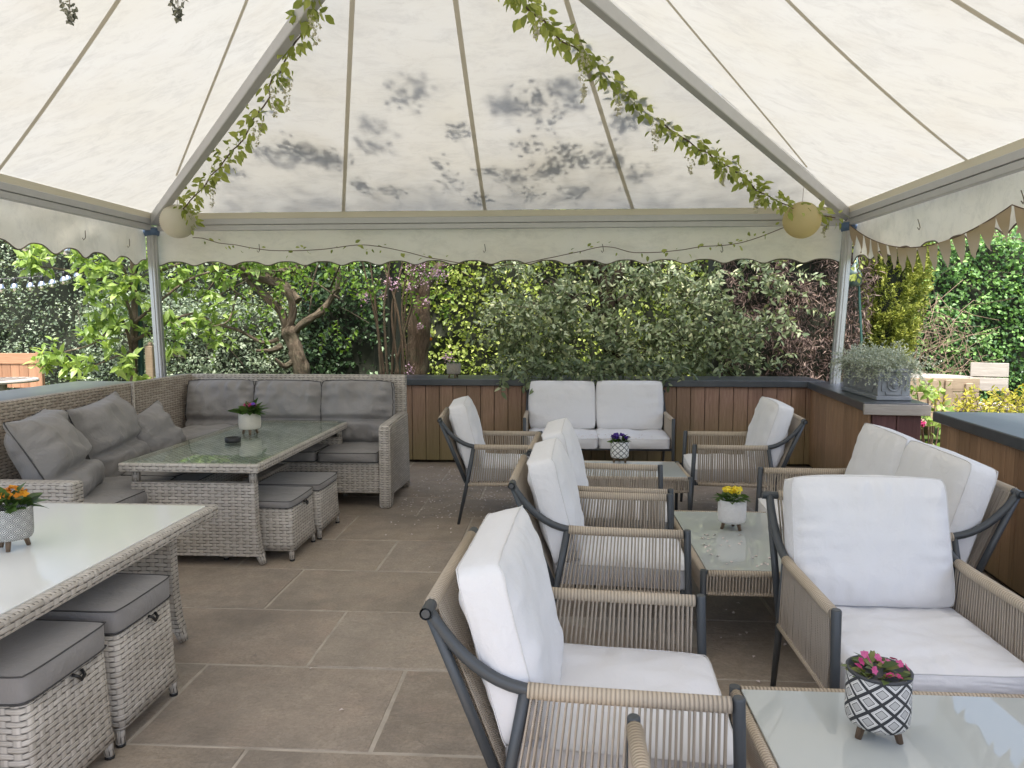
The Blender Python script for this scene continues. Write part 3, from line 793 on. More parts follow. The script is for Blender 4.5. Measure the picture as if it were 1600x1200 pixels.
# ------------------------------------------------------------------ rope armchairs and loveseats (local +x is forward)
def bez(p0, p1, p2, p3, n=10):
    out = []
    for i in range(n+1):
        t = i/n; out.append((1-t)**3*Vector(p0)+3*(1-t)**2*t*Vector(p1)+3*(1-t)*t*t*Vector(p2)+t**3*Vector(p3))
    return out
def rope_seat(name, label, cat, W, nseat, group=None, seed=0, backs=True, cut=18, seat_z=.43, back_h=.50, dx=0.0):
    t = thing(name, label, cat, group=group)
    R = .0165
    for s in (-1, 1):
        y = s*W/2
        m = MB()
        m.tube([(.025, y, 0), (.012, y, .30), (0, y, .607), (0, y, .612)], [.011, .0155, R, R*.8], 10)
        m.build('front_leg', ANTHRACITE, t)
        m = MB(); m.tube([(-.535, y, .597), (-.585, y, .33), (-.655, y, 0)], [R, .0155, .011], 10); m.build('rear_leg', ANTHRACITE, t)
        m = MB()
        c = bez((-.50, y, .597), (-.63, y, .60), (-.72, y, .69), (-.79, y, .80))
        m.tube(c, R, 10); m.tube([(-.79, y, .80), (-.60, y, .335)], R*.92, 8)
        m.tube([(-.02, y, .31), (-.60, y, .31)], .012, 8)
        m.build('side_frame', ANTHRACITE, t)
        m = MB(); m.tube([(-.018, y, .590), (-.25, y, .592), (-.45, y, .594), (-.53, y, .598)], .0205, 12); m.tube([(-.03, y, .31), (-.58, y, .31)], .016, 8)
        ao = m.build('armrest', ROPE_WRAP, t)
        m = MB(); n = 33
        for i in range(n):
            u = -.03-(.49)*i/(n-1)+random.uniform(-.002, .002); ub = u-.045*(i/(n-1))**2
            m.tube([(u, y+.012*s, .59), (ub, y+.009*s, .31)], .0035, 5, False)
            m.tube([(u+.001, y-.012*s, .59), (ub+.003+random.uniform(-.003, .003), y-.009*s, .31)], .0034, 5, False)
        m.build('cord_strands', ROPE, ao)
    m = MB(); m.tube([(-.79, -W/2-.03, .80), (-.79, W/2+.03, .80)], R, 12, False)
    m.tube([(-.79, -W/2-.03, .80), (-.79, -W/2+.01, .80)], R*.7, 10); m.tube([(-.79, W/2-.01, .80), (-.79, W/2+.03, .80)], R*.7, 10)
    m.build('top_rail', ANTHRACITE, t)
    m = MB()
    m.tube([(-.60, -W/2, .33), (-.60, W/2, .33)], .014, 8); m.tube([(-.012, -W/2, .31), (-.012, W/2, .31)], .014, 8)
    for k in range(1, 6): m.tube([(-.012-.588*k/6, -W/2, .31), (-.012-.588*k/6, W/2, .31)], .008, 6)
    if nseat > 1: m.tube([(-.60, 0, .33), (-.012, 0, .31)], .012, 8)
    m.build('seat_frame', ANTHRACITE, t)
    m = MB(); m.tube([(-.79, -W/2+.035, .80), (-.79, W/2-.035, .80)], .0205, 12); bo = m.build('backrest', ROPE_WRAP, t)
    m = MB(); n = int(W/.0132)
    for i in range(n):
        y = -W/2+.04+(W-.08)*i/(n-1)+random.uniform(-.0015, .0015)
        m.tube([(-.807, y, .80), (-.612, y, .33)], .0040, 5, False)
        m.tube([(-.775, y+.004, .80), (-.592, y+.004, .33)], .0038, 5, False)
    m.build('cord_strands', ROPE, bo)
    if nseat > 1:
        m = MB(); m.tube([(-.79, 0, .80), (-.60, 0, .335)], R*.8, 8); m.build('centre_brace', ANTHRACITE, t)
    wi = (W-.05)/nseat
    for k in range(nseat):
        yc = (k-(nseat-1)/2)*wi
        cushion('seat_cushion', .62, wi-.008, seat_z-.315, WHITE_CLOTH, t, T(-.285+dx, yc, (seat_z+.322)/2) @ ry(.02), seed+k, WHITE_SEAM, .0022, cuts=cut, edge=.80, wr=.012)
        if backs:
            lean = -.27
            M = T(-.60+dx, yc, seat_z-.005+back_h/2*math.cos(lean)) @ ry(lean) @ ry(PI/2) @ rz(PI/2)
            cushion('back_cushion', wi-.01, back_h, .195, WHITE_CLOTH, t, M, seed+k+11, WHITE_SEAM, .0022, cuts=cut, edge=.60, wr=.010)
    return t
def place(o, x, y, deg):
    o.location = (x, y, 0); o.rotation_euler = (0, 0, math.radians(deg)); return o
G1 = 'rope-sided armchairs with white cushions'; G2 = 'rope-sided two-seat sofas with white cushions'
ch = place(rope_seat('rope_armchair', 'large rope armchair with white cushions in the foreground, seen side on', 'armchair', .69, 1, G1, 1, cut=20), .472, 2.14, -3)
def arm(x, y, d, lab):
    c = copy_tree(ch); place(c, x, y, d); c['label'] = lab; return c
arm(.592, 3.622, -2, 'rope armchair second from the front, its back nearest the stone aisle, facing the yellow flowers')
arm(.645, 4.43, -3, 'third rope armchair in the row, half hidden behind the second and right of the aisle')
arm(-.125, 5.84, 4, 'rope armchair standing at the far left by the boarded wall, turned towards the purple flowers')
arm(1.055, 5.93, 176, 'rope armchair by the marquee post, facing left with its seat to the purple flower table')
b = place(rope_seat('rope_armchair', 'rope armchair facing the camera with a broad white back cushion above the pink flower pot', 'armchair', .66, 1, G1, 5, cut=30), 1.237, 2.385, -90)
lv = place(rope_seat('rope_loveseat', 'two-seat rope sofa with white cushions standing against the boarded wall', 'sofa', 1.42, 2, G2, 8), .385, 7.04, -90)
c = copy_tree(lv); place(c, 1.25, 4.03, 176.4); c['label'] = 'two-seat rope sofa at the right, facing left behind the big white armchair'
ln = place(rope_seat('rope_loveseat', 'rope sofa of which only one rope-wound arm end rises at the bottom edge', 'sofa', 1.42, 2, G2, 15, back_h=.43, dx=-.075, seat_z=.42), .893, 1.69, 90)

# petals on the loveseat seat
tp = [(random.uniform(-.27, 1.03), random.uniform(6.8, 7.1), .452) for _ in range(60)]

# ------------------------------------------------------------------ coffee tables
def coffee_table(label, x0, x1, y0, y1, z=.40):
    t = thing('coffee_table', label, 'table', ((x0+x1)/2, (y0+y1)/2, 0), 0, 'rope-edged glass coffee tables')
    a, b = (x1-x0)/2, (y1-y0)/2
    m = MB()
    for sx, sy in ((1, 1), (1, -1), (-1, -1), (-1, 1)):
        l = MB(); l.tube([(sx*(a+.0), sy*(b+.0), 0), (sx*a, sy*b, z+.004)], [.012, .017], 10); l.build('leg', ANTHRACITE, t)
    rail = MB()
    for (p, q) in (((-a, -b), (a, -b)), ((a, -b), (a, b)), ((a, b), (-a, b)), ((-a, b), (-a, -b))):
        d = Vector((q[0]-p[0], q[1]-p[1], 0)).normalized()*.018
        P = Vector((*p, 0))+d; Q = Vector((*q, 0))-d
        rail.tube([P+Vector((0, 0, z-.012)), Q+Vector((0, 0, z-.012))], .016, 10); rail.tube([P+Vector((0, 0, z-.105)), Q+Vector((0, 0, z-.105))], .011, 8)
    ro = rail.build('rim', ROPE_WRAP, t)
    st = MB()
    for (p, q) in (((-a, -b), (a, -b)), ((a, -b), (a, b)), ((a, b), (-a, b)), ((-a, b), (-a, -b))):
        P = Vector((*p, 0)); Q = Vector((*q, 0)); L = (Q-P).length; n = int(L/.0145); nn = (Q-P).normalized().cross(Vector((0, 0, 1)))
        for i in range(1, n):
            c = P.lerp(Q, i/n)
            st.tube([c+nn*.013+Vector((0, 0, z-.012)), c+nn*.009+Vector((0, 0, z-.105))], .004, 5, False)
            st.tube([c-nn*.013+Vector((0, 0, z-.012)), c-nn*.009+Vector((0, 0, z-.105))], .004, 5, False)
    st.build('cord_strands', ROPE, ro)
    g = MB(); g.b2((-a+.016, -b+.016, z-.006), (a-.016, b-.016, z+.003), .002); g.build('glass_top', FROST, t)
    return t
coffee_table('frosted glass coffee table in the right foreground carrying the pot of pink flowers', .558, 1.72, 1.72, 2.262)
coffee_table('frosted glass coffee table in the middle carrying the pot of yellow flowers', .672, 1.26, 3.35, 4.42)
coffee_table('frosted glass coffee table by the far loveseat carrying the pot of purple flowers', -.05, .965, 5.38, 5.98)
o = scatter_petals('loose_petals', [(random.uniform(.72, 1.2), random.uniform(3.4, 3.95), .406) for _ in range(45)]+tp); tag(o, 'tiny blossom petals strewn over the middle glass table and the far white sofa seat', 'petals', None, 'stuff')

# ------------------------------------------------------------------ rattan dining tables, stools
def dining_table(label, x0, x1, y0, y1, topmat, z=.66, glass=None, inset=.05):
    t = thing('wicker_table', label, 'table', ((x0+x1)/2, (y0+y1)/2, 0), 0, 'wicker dining tables'); a, b = (x1-x0)/2, (y1-y0)/2
    m = MB(); w = .05
    for lo, hi in (((-a, -b, z-.055), (a, -b+w, z)), ((-a, b-w, z-.055), (a, b, z)), ((-a, -b+w, z-.055), (-a+w, b-w, z)), ((a-w, -b+w, z-.055), (a, b-w, z))): m.b2(lo, hi, .012, seg=2)
    m.build('rim', RATTAN, t)
    if glass:
        m = MB(); m.b2((-a+w, -b+w, z-.05), (a-w, b-w, z-.012)); m.build('woven_top', topmat, t)
        m = MB(); m.b2((-a+.012, -b+.012, z+.001), (a-.012, b-.012, z+.007), .002); m.build('glass_top', glass, t)
    else:
        m = MB(); m.b2((-a+w-.004, -b+w-.004, z-.04), (a-w+.004, b-w+.004, z+.003), .002); m.build('glass_top', topmat, t)
    for s in (-1, 1):
        yc = s*(b-.085)
        m = MB()
        # flared woven end panel
        zs = [.06, .12, .25, .40, .53]; fl = [.035, .018, .004, 0, 0]; g = []
        hw = a-inset
        for zz, q in zip(zs, fl):
            g.append([m.bm.verts.new((sx*(hw+q), yc+sy*.03, zz)) for sx, sy in ((-1, -1), (1, -1), (1, 1), (-1, 1))])
        for i in range(len(g)-1):
            for k in range(4): m.bm.faces.new((g[i][k], g[i][(k+1) % 4], g[i+1][(k+1) % 4], g[i+1][k]))
        m.bm.faces.new(g[0][::-1]); m.bm.faces.new(g[-1])
        for sx in (-1, 1):
            m.tube([(sx*(hw-.02), yc, .52), (sx*(hw-.02), yc, z-.05)], .026, 10)
            m.tube([(sx*(hw+.012), yc, .07), (sx*(hw+.032), yc, .008)], [.03, .022], 10)
        m.build('end_panel', RATTAN, t)
    m = MB(); m.b2((-.05, -b+.13, .30), (.05, b-.13, .36), .01); m.build('stretcher', RATTAN, t)
    return t
dining_table('wicker dining table with clear glass top mirroring the greenery, ashtray and pink flowers on it', -2.745, -1.845, 4.365, 6.36, RATTAN_TOP, glass=CLEAR_GLASS)
dining_table('wicker dining table with pale opaque glass top and orange flowers at the left edge', -2.72, -1.64, 1.25, 3.41, CREAM_GLASS, inset=.19)
def stool(label, x0, x1, y0, y1, hb, hc, group, loop=True, seed=0):
    t = thing('wicker_stool', label, 'stool', ((x0+x1)/2, (y0+y1)/2, 0), 0, group); a, b = (x1-x0)/2, (y1-y0)/2
    m = MB(); g = []
    for zz, q in ((.07, .012), (.12, .004), (hb*.6, 0), (hb, -.006)):
        pts = []
        r = .03
        for cx, cy, a0 in ((1, 1, 0), (-1, 1, 90), (-1, -1, 180), (1, -1, 270)):
            for k in range(4):
                th = math.radians(a0+30*k); pts.append((cx*(a+q-r)+r*math.cos(th), cy*(b+q-r)+r*math.sin(th), zz))
        g.append([m.bm.verts.new(p) for p in pts])
    n = len(g[0])
    # running uv round the body
    per = [0.0]
    for k in range(n): per.append(per[-1]+(g[2][(k+1) % n].co-g[2][k].co).length)
    for i in range(3):
        for k in range(n):
            f = m.bm.faces.new((g[i][k], g[i][(k+1) % n], g[i+1][(k+1) % n], g[i+1][k])); f[m.own] = 1; f.smooth = True
            for l, uu, vv in zip(f.loops, (per[k], per[k+1], per[k+1], per[k]), (g[i][0].co.z, g[i][0].co.z, g[i+1][0].co.z, g[i+1][0].co.z)): l[m.uv].uv = (uu, vv)
    m.bm.faces.new(g[0][::-1]); m.bm.faces.new(g[-1]); m.build('woven_body', RATTAN, t)
    for sx in (-1, 1):
        for sy in (-1, 1):
            l = MB(); l.tube([(sx*(a-.02), sy*(b-.02), .09), (sx*(a-.012), sy*(b-.012), .01)], [.022, .016], 8); lo = l.build('leg', RATTAN, t)
            q = MB(); q.tube([(sx*(a-.012), sy*(b-.012), .012), (sx*(a-.012), sy*(b-.012), 0)], .017, 8); q.build('foot_cap', BLACK, lo)
    cushion('seat_cushion', 2*a-.006, 2*b-.006, hc, GREY_CLOTH, t, T(0, 0, hb+hc/2), seed, PIPING, .0028, cuts=14, edge=.86, wr=.004)
    if loop:
        l = MB(); l.tube([(a-.004, .01, hb-.005), (a+.012, .015, hb-.012), (a+.014, .03, hb-.03), (a+.012, .05, hb-.022), (a-.002, .055, hb-.008)], .006, 6); l.build('tie', BLACK, t)
    return t
SG = 'wicker stools with grey seat pads'
stool('wicker stool with thin grey pad under the glass table, nearest the camera of that pair', -2.16, -1.70, 4.53, 4.965, .345, .05, SG, True, 3)
stool('wicker stool with thin grey pad under the glass table, the one nearer the far sofa', -2.14, -1.675, 5.005, 5.45, .345, .05, SG, False, 4)
stool('wicker stool with thick grey pad half under the pale table, beside the open stone paving', -2.05, -1.575, 2.455, 2.85, .415, .10, SG, True, 5)
stool('wicker stool with thick grey pad in the bottom left corner of the view', -2.05, -1.57, 1.99, 2.405, .405, .10, SG, True, 6)

# ------------------------------------------------------------------ wicker corner sofa
so = thing('corner_sofa', 'L-shaped wicker corner sofa with grey seat cushions round the glass table', 'sofa', (-2.6, 5.9, 0))
def sl(o): o.matrix_parent_inverse = Matrix.Translation((2.6, -5.9, 0)); return o
XB, YK, ZT = -3.40, 6.62, 1.05
m = MB(); m.b2((XB-.02, YK, .10), (-1.395, YK+.075, ZT), .018, seg=2); sl(m.build('rear_back', RATTAN, so))
m = MB(); m.b2((XB-.075, 5.66, .10), (XB, YK+.07, ZT), .018, seg=2); sl(m.build('corner_back', RATTAN_BROWN, so))
m = MB(); m.b2((XB-.075, 3.75, .10), (XB, 5.645, ZT), .018, seg=2); sl(m.build('left_back', RATTAN_BROWN, so))
m = MB(); m.tube([(XB+.006, 5.652, .30), (XB+.006, 5.652, ZT)], .012, 8); sl(m.build('back_joint', RATTAN, so))
# right arm: a slanted slab with a foot
m = MB()
prof = [(5.88, 0), (5.95, 0), (6.0, .10), (6.66, .02), (6.69, .02), (6.62, .71), (5.90, .685), (5.885, .66)]
prof = [(5.88, 0), (5.99, 0), (6.02, .09), (6.63, .06), (6.66, 0), (6.70, 0), (6.62, .715), (5.92, .690), (5.885, .66)]
a_ = [m.bm.verts.new((-1.47, y, z)) for y, z in prof]; b_ = [m.bm.verts.new((-1.375, y, z)) for y, z in prof]; n = len(prof)
m.bm.faces.new(a_); m.bm.faces.new(b_[::-1])
for i in range(n): m.bm.faces.new((a_[i], b_[i], b_[(i+1) % n], a_[(i+1) % n]))
bmesh.ops.recalc_face_normals(m.bm, faces=m.bm.faces); bmesh.ops.bevel(m.bm, geom=[e for e in m.bm.edges if e.calc_face_angle(0) > .7], offset=.012, segments=2, affect='EDGES')
sl(m.build('right_arm', RATTAN, so))
m = MB(); m.b2((XB-.05, 3.73, .08), (-2.60, 3.83, .675), .018, seg=2); sl(m.build('left_arm', RATTAN, so))
m = MB(); m.b2((-2.65, 5.90, .12), (-1.475, YK-.002, .375), .012, seg=2); m.b2((XB+.005, 3.84, .12), (-2.63, YK-.002, .372), .012, seg=2); sl(m.build('seat_base', RATTAN, so))
for i, (x0, x1, y0, y1, z0, h_, kw) in enumerate((
        (-1.995, -1.48, 5.87, 6.55, .375, .095, {}), (-2.52, -2.0, 5.87, 6.55, .375, .10, {}), (-3.38, -2.50, 5.66, 6.50, .45, .17, dict(knife=True, wr=.022)),
        (-3.38, -2.61, 4.86, 5.89, .375, .115, dict(wr=.014)), (-3.38, -2.61, 3.86, 4.85, .375, .11, dict(wr=.014)))):
    o = cushion('seat_cushion', x1-x0, y1-y0, h_, GREY_CLOTH, so, T((x0+x1)/2, (y0+y1)/2, z0+h_/2), 20+i, PIPING, .0035, cuts=18, **dict(dict(edge=.8, wr=.008), **kw))
    sl(o)
CG = 'loose grey cushions on the wicker corner sofa'
def loose(label, w, h, t, M, seed, **kw):
    r = thing('cushion', label, 'cushion', M.translation, 0, CG)
    M2 = Matrix.Translation(-M.translation) @ M
    me, seam = cushion_mesh(w, h, t, seed, **kw)
    o = link_mesh('cover', me, GREY_CLOTH, r); me.transform(M2); sm = o.modifiers.new('smooth', 'SUBSURF'); sm.levels = 1; sm.render_levels = 1
    p = seam((0.0,) if kw.get('knife') else (.9, -.9), .0042).build('piping', PIPING, r, True); p.data.transform(M2)
    return r
UPR = rx(PI/2)         # stand a cushion up, front (its +z) towards -y
for i, (xa, xb, lab, fo) in enumerate(((-3.36, -2.745, 'grey back cushion at the inner corner of the wicker sofa, leftmost on its rear back', -.35), (-2.735, -2.125, 'middle grey back cushion on the rear back of the wicker sofa, behind the pink flowers', -.30), (-2.115, -1.475, 'grey back cushion beside the right arm of the wicker sofa, folded across its middle', -.28))):
    loose(lab, xb-xa, .54, .22, T((xa+xb)/2, 6.45, .735) @ rx(-.17) @ UPR, 30+i, edge=.30, wr=.036, fold=fo+.02, cuts=24)
FX = rz(PI/2)          # turn its front towards +x
loose('big rumpled grey cushion slumped at the left edge of the view on the wicker sofa', .70, .62, .32, T(-3.08, 4.27, .70) @ rz(math.radians(20)) @ FX @ rx(-.48) @ UPR, 41, knife=True, wr=.036, fold=-.30, cuts=22)
loose('square grey cushion leaning on the brown wicker back behind the slumped one', .62, .58, .26, T(-3.18, 4.98, .71) @ rz(math.radians(2)) @ FX @ rx(-.30) @ UPR @ rz(.12), 42, knife=True, wr=.032, fold=-.25, cuts=22)
loose('small grey scatter cushion tilted on one corner beside the joint of the wicker back', .44, .42, .20, T(-3.10, 5.42, .665) @ rz(math.radians(-14)) @ FX @ rx(-.35) @ UPR @ rz(.30), 43, knife=True, wr=.026, cuts=20)

# ------------------------------------------------------------------ pots with flowers
def rosette(n, r, c, h, mat, parent, nm, L, W, tilt=(.2, 1.0), seed=0, flat=.5):
    th = rng.random(n)*2*PI; q = np.sqrt(rng.random(n))*r
    pos = np.stack([c[0]+q*np.cos(th), c[1]+q*np.sin(th), c[2]+h*(1-(q/max(r, 1e-6))**2)+rng.normal(0, .004, n)], 1)
    d = np.stack([np.cos(th), np.sin(th), rng.uniform(*tilt, n)], 1)+rng.normal(0, .3, (n, 3))
    nr = np.tile([0, 0, 1.0], (n, 1))+rng.normal(0, .3, (n, 3))
    return leaf_mesh(nm, pos, d, nr, L*rng.uniform(.7, 1.2, n), W, mat, parent, None, True, .15, .25)
def flowers(pts, mat, parent, pr=.014):
    """five petalled flowers, each a part of its own"""
    for p in pts:
        ax = rdir(1, (0, -.7, 1.6))[0]; u = unit(np.cross(ax, [0.3, .9, .1])); v = np.cross(ax, u); r = rng.random(); P = []; D = []
        for k in range(6):
            th = 2*PI*k/6+rng.normal(0, .1); P.append(np.array(p)); D.append(np.cos(th)*u+np.sin(th)*v+ax*.35)
        leaf_mesh('flower', np.array(P), np.array(D), np.tile(ax, (6, 1)), pr*rng.uniform(.8, 1.15, 6), pr*.95, mat, parent, np.clip(r+rng.normal(0, .15, 6), 0, 1), True, .1, .1)
def pot(label, loc, r, h, kind, petal, nfl=14, leaf=L_DARKG, legh=.045, pr=.016, spread=.75, lift=.05, white=(.72, .71, .68), rot=0.0, rimmat=None, potmat=None, leafL=.06, extra=None):
    t = thing('flower_pot', label, 'plant pot', loc, rot, 'flower pots on stubby legs')
    m = MB(); z0 = legh-.006
    prof = [(r*.6, z0), (r*.90, z0+.003), (r*.975, z0+.014), (r, z0+.035), (r, z0+h-.004), (r*.985, z0+h), (r*.93, z0+h), (r*.91, z0+h-.02), (r*.91, z0+h-.03)]
    m.lathe(prof, n=40); po_ = m.build('pot', potmat or mat_pot('pot '+kind, kind, white), t)
    if rimmat:
        m = MB(); m.lathe([(r*1.012, z0+h-.006), (r*1.018, z0+h+.002), (r*.93, z0+h+.003), (r*.92, z0+h-.008)], n=40); m.build('rim', rimmat, t)
    m = MB(); m.lathe([(0.0001, z0+h-.022), (r*.92, z0+h-.024)], n=24); m.build('soil', SOIL, t)
    for k in range(3):
        th = 2*PI*k/3+.9; l = MB(); l.tube([(r*.55*math.cos(th), r*.55*math.sin(th), legh+.006), (r*.74*math.cos(th), r*.74*math.sin(th), 0)], [r*.15, r*.105], 10); l.build('leg', LEGWOOD, t)
    zt = z0+h
    rosette(46, r*.75, (0, 0, zt-.012), lift*.55, leaf, t, 'leaves', leafL, leafL*.55)
    pts = []
    for i in range(nfl):
        th = rng.random()*2*PI; q = math.sqrt(rng.random())*r*spread
        pts.append(np.array([q*math.cos(th), q*math.sin(th), zt+lift*(1-.5*(q/r)**2)+rng.normal(0, .006)]))
    flowers(pts, petal, t, pr)
    if extra:
        flowers([np.array([q[0], q[1], zt+lift+q[2]]) for q in extra[1]], extra[0], t, pr)
    return t
def on(px, py, z):
    p = atz(px, py, z); return (p[0], p[1], z)
DARKRIM = mat_plain('charcoal glaze', (.05, .053, .058), .6)
pot('pot with black and white diamond pattern holding wilting pink flowers on the front glass table', on(1369, 1148, .403), .083, .150, 'diamond', P_PINK, 13, pr=.013, lift=.022, spread=.8, rimmat=DARKRIM, leafL=.042, leaf=mat_leaf('wilting leaves', [(.06, .10, .03), (.16, .20, .06), (.32, .30, .10)], .25), rot=.5)
pot('white embossed pot of yellow primroses on the middle glass table', on(1143, 826, .403), .076, .128, 'emboss', P_YEL, 26, lift=.055, spread=.62, white=(.74, .73, .72), rot=.3)
pot('white pot with black leaf lattice holding purple pansies on the far glass table', on(968, 722, .403), .074, .132, 'hex', P_PURP, 30, lift=.05, spread=.85, pr=.02, rot=.6)
pot('cream pot with pink and violet primroses on the clear glass dining table', on(391, 678, .667), .083, .125, 'plain', P_PINK, 16, lift=.06, spread=.6, pr=.02, leafL=.10, white=(.60, .565, .49), extra=(P_PURP, [(.03+.012*i, .02*math.sin(i*2.2), .008*math.cos(i)) for i in range(3)]))
pot('black and white zigzag pot of orange primroses at the left edge on the pale table', on(20, 856, .664), .074, .125, 'tribal', P_ORA, 24, lift=.06, spread=.7, pr=.02, leafL=.075)
sp_ = pot('small rough stone pot with a withered plant standing on top of the boarded wall', (*at(709, 584, 8.02)[:2], .918), .078, .12, 'plain', P_LILAC, 3, lift=.03, potmat=STONE_POT, leafL=.035, pr=.012)
t = thing('ashtray', 'round black ashtray on the clear glass dining table', 'ashtray', on(364, 691, .667))
m = MB(); m.lathe([(.05, 0), (.055, .004), (.056, .036), (.050, .036), (.046, .012), (.0001, .010)], n=28); m.build('bowl', BLACK, t)

# lead planter with silver foliage
pl = thing('planter', 'lead grey box planter with moulded crest panel and silvery foliage on the short wall', 'planter', (2.685, 6.28, .910), math.radians(-4))
W_, D_, H_ = .245, .90, .255
m = MB(); m.b2((-W_/2-.012, -.27, 0), (W_/2+.012, D_-.27, .035), .006); m.b2((-W_/2, -.26, .035), (W_/2, D_-.28, H_-.03), .003); m.b2((-W_/2-.012, -.27, H_-.03), (W_/2+.012, D_-.27, H_), .006)
m.build('box', LEAD, pl)
def frame_rect(m, M, w, h, notch=.03, r=.005):
    a, b = w/2, h/2; k = notch
    pts = [(-a+k, -b), (a-k, -b), (a-k, -b+k), (a, -b+k), (a, b-k), (a-k, b-k), (a-k, b), (-a+k, b), (-a+k, b-k), (-a, b-k), (-a, -b+k), (-a+k, -b+k), (-a+k, -b)]
    m.tube([M @ Vector((x, y, 0)) for x, y in pts], r, 6)
MF = T(0, -.262, .125) @ rx(PI/2)
m = MB(); frame_rect(m, MF, .18, .16)
ring = [MF @ Vector((.048*math.cos(a), .048*math.sin(a), .004)) for a in np.linspace(0, 2*PI, 24)]; m.tube(ring, .006, 6)
for dx_, dy_, rr in ((0, .004, .024), (-.012, .022, .012), (.012, .022, .012), (0, -.018, .014), (-.02, 0, .012), (.02, 0, .012), (0, .03, .011)):
    c_ = MF @ Vector((dx_, dy_, .004)); r_ = bmesh.ops.create_icosphere(m.bm, subdivisions=2, radius=rr)
    for v in r_['verts']: v.co = Vector((v.co.x, v.co.y*.6, v.co.z))+c_
m.build('moulding', LEAD, pl, True)
ML = T(-W_/2-.002, .16, .125) @ rz(-PI/2) @ rx(PI/2)
m = MB(); frame_rect(m, ML, .68, .14); m.build('moulding', LEAD, pl, True)
st = []; dr = []; ll = []
for _ in range(520):
    x, y = rng.uniform(-.11, .11), rng.uniform(-.24, .58); st.append((x, y, H_-.01)); ed = np.array([x*5.5, (y-.17)*1.6, 0]); dr.append(ed+rng.normal(0, .35, 3)+np.array([0, -.12, .75])); ll.append(rng.uniform(.12, .30))
ln_, P_, D_2, T_ = sprays(st, dr, ll, .010, 1.3, .25)
leaf_mesh('foliage', P_, D_2, rdir(len(P_), (0, 0, 1)), .024*rng.uniform(.7, 1.2, len(P_)), .010, L_SILVER, pl, np.clip(T_*.7+rng.normal(.1, .2, len(T_)), 0, 1)); twig_mesh('stems', ln_, .0018, .001, L_SILVER, pl)

# ------------------------------------------------------------------ lanterns, garlands, bunting
def lantern(label, c, r, mat):
    t = thing('paper_lantern', label, 'lantern', c, 0, 'round paper lanterns'); m = MB(); n = 52; prof = []
    for i in range(n+1):
        th = -PI/2+PI*i/n*.965+.055
        rr = r*(1+.016*math.cos(i*PI)); prof.append((max(.012, rr*math.cos(th)), rr*.97*math.sin(th)))
    m.lathe(prof, n=36); m.build('shade', mat, t)
    m = MB(); m.tube([(0, 0, r*.95), (0.005, 0, r*.95+.14)], .002, 5); m.build('cord', VINE, t); return t
lantern('white ribbed paper lantern hanging at the left corner of the marquee', at(278, 346, 7.38), .172, PAPER)
lantern('warm yellow ribbed paper lantern hanging at the right corner of the marquee', at(1253, 344, 7.30), .175, PAPER_Y)
def path3(pts, n):
    P = np.array([at(*p) for p in pts]); t = np.linspace(0, len(P)-1, n); out = []
    for q in t:
        i = min(int(q), len(P)-2); f = q-i; p0, p1, p2, p3 = P[max(i-1, 0)], P[i], P[i+1], P[min(i+2, len(P)-1)]
        out.append(.5*(2*p1+(p2-p0)*f+(2*p0-5*p1+4*p2-p3)*f*f+(3*p1-p0-3*p2+p3)*f**3))
    return np.array(out)
def garland(name, label, pts, nleaf, Ls, blossoms, spread=.07, stem=.006, seedw=.03, dens=None):
    t = thing(name, label, 'garland'); n = 140; P = path3(pts, n)
    P = P+np.stack([np.interp(np.arange(n), np.arange(0, n, 4), rng.normal(0, seedw*.4, len(range(0, n, 4)))) for _ in range(3)], 1)
    base = P[0].copy(); t.location = base; P = P-base
    m = MB(); m.tube(P, stem, 6); m.build('stem', VINE, t)
    idx = rng.random(nleaf)*(n-1)
    if dens is not None: idx = np.concatenate([np.clip(rng.normal(c*(n-1), s*(n-1), k), 0, n-1.01) for c, s, k in dens])
    i0 = np.minimum(idx.astype(int), n-2); f = (idx-i0)[:, None]; Q = P[i0]*(1-f)+P[i0+1]*f; k = len(Q)
    off = rng.normal(0, spread, (k, 3)); Q = Q+off*.55
    ax = unit(P[i0+1]-P[i0]); d = unit(unit(off)*.9+np.array([0, 0, -.45])+ax*rng.choice([-.5, .8], (k, 1)))
    l = Ls*rng.uniform(.65, 1.2, k)
    leaf_mesh('leaves', Q, d, rdir(k, (0, -1, .6)), l, l*.56, L_VINE, t, np.clip(rng.normal(.5, .28, k), 0, 1), True, .14, .15)
    if blossoms:
        PP = []; 
        for px, py, Yb, h in blossoms:
            c = at(px, py, Yb)-base; w = int(55*h/.25)
            q = rng.random(w); r = .035*(1-q)*.9+.006
            th = rng.random(w)*2*PI; PP.append(np.stack([c[0]+r*np.cos(th), c[1]+r*np.sin(th), c[2]-q*h], 1))
        PP = np.concatenate(PP); leaf_mesh('blossoms', PP, rdir(len(PP), (0, 0, -.5)), rdir(len(PP)), .030*rng.uniform(.6, 1.1, len(PP)), .022, P_WIST, t)
    return t
gl_pts = [(505, -60, 4.6), (488, 5, 4.95), (462, 60, 5.3), (430, 125, 5.75), (398, 185, 6.15), (362, 235, 6.5), (322, 285, 6.9), (288, 322, 7.25), (300, 345, 7.35)]
garland('leaf_garland', 'trailing leaf garland hung under the left rafter down to the white lantern', gl_pts, 400, .085, [(492, 20, 4.95, .2), (447, 120, 5.6, .25), (428, 140, 5.7, .2), (402, 190, 6.2, .2), (330, 290, 7.0, .2)], .06)
gr_pts = [(790, -45, 4.5), (822, 5, 4.8), (868, 55, 5.2), (915, 85, 5.55), (960, 130, 5.9), (1010, 172, 6.2), (1060, 213, 6.5), (1110, 245, 6.7), (1150, 268, 6.9), (1190, 302, 7.1), (1240, 325, 7.2), (1305, 340, 7.35)]
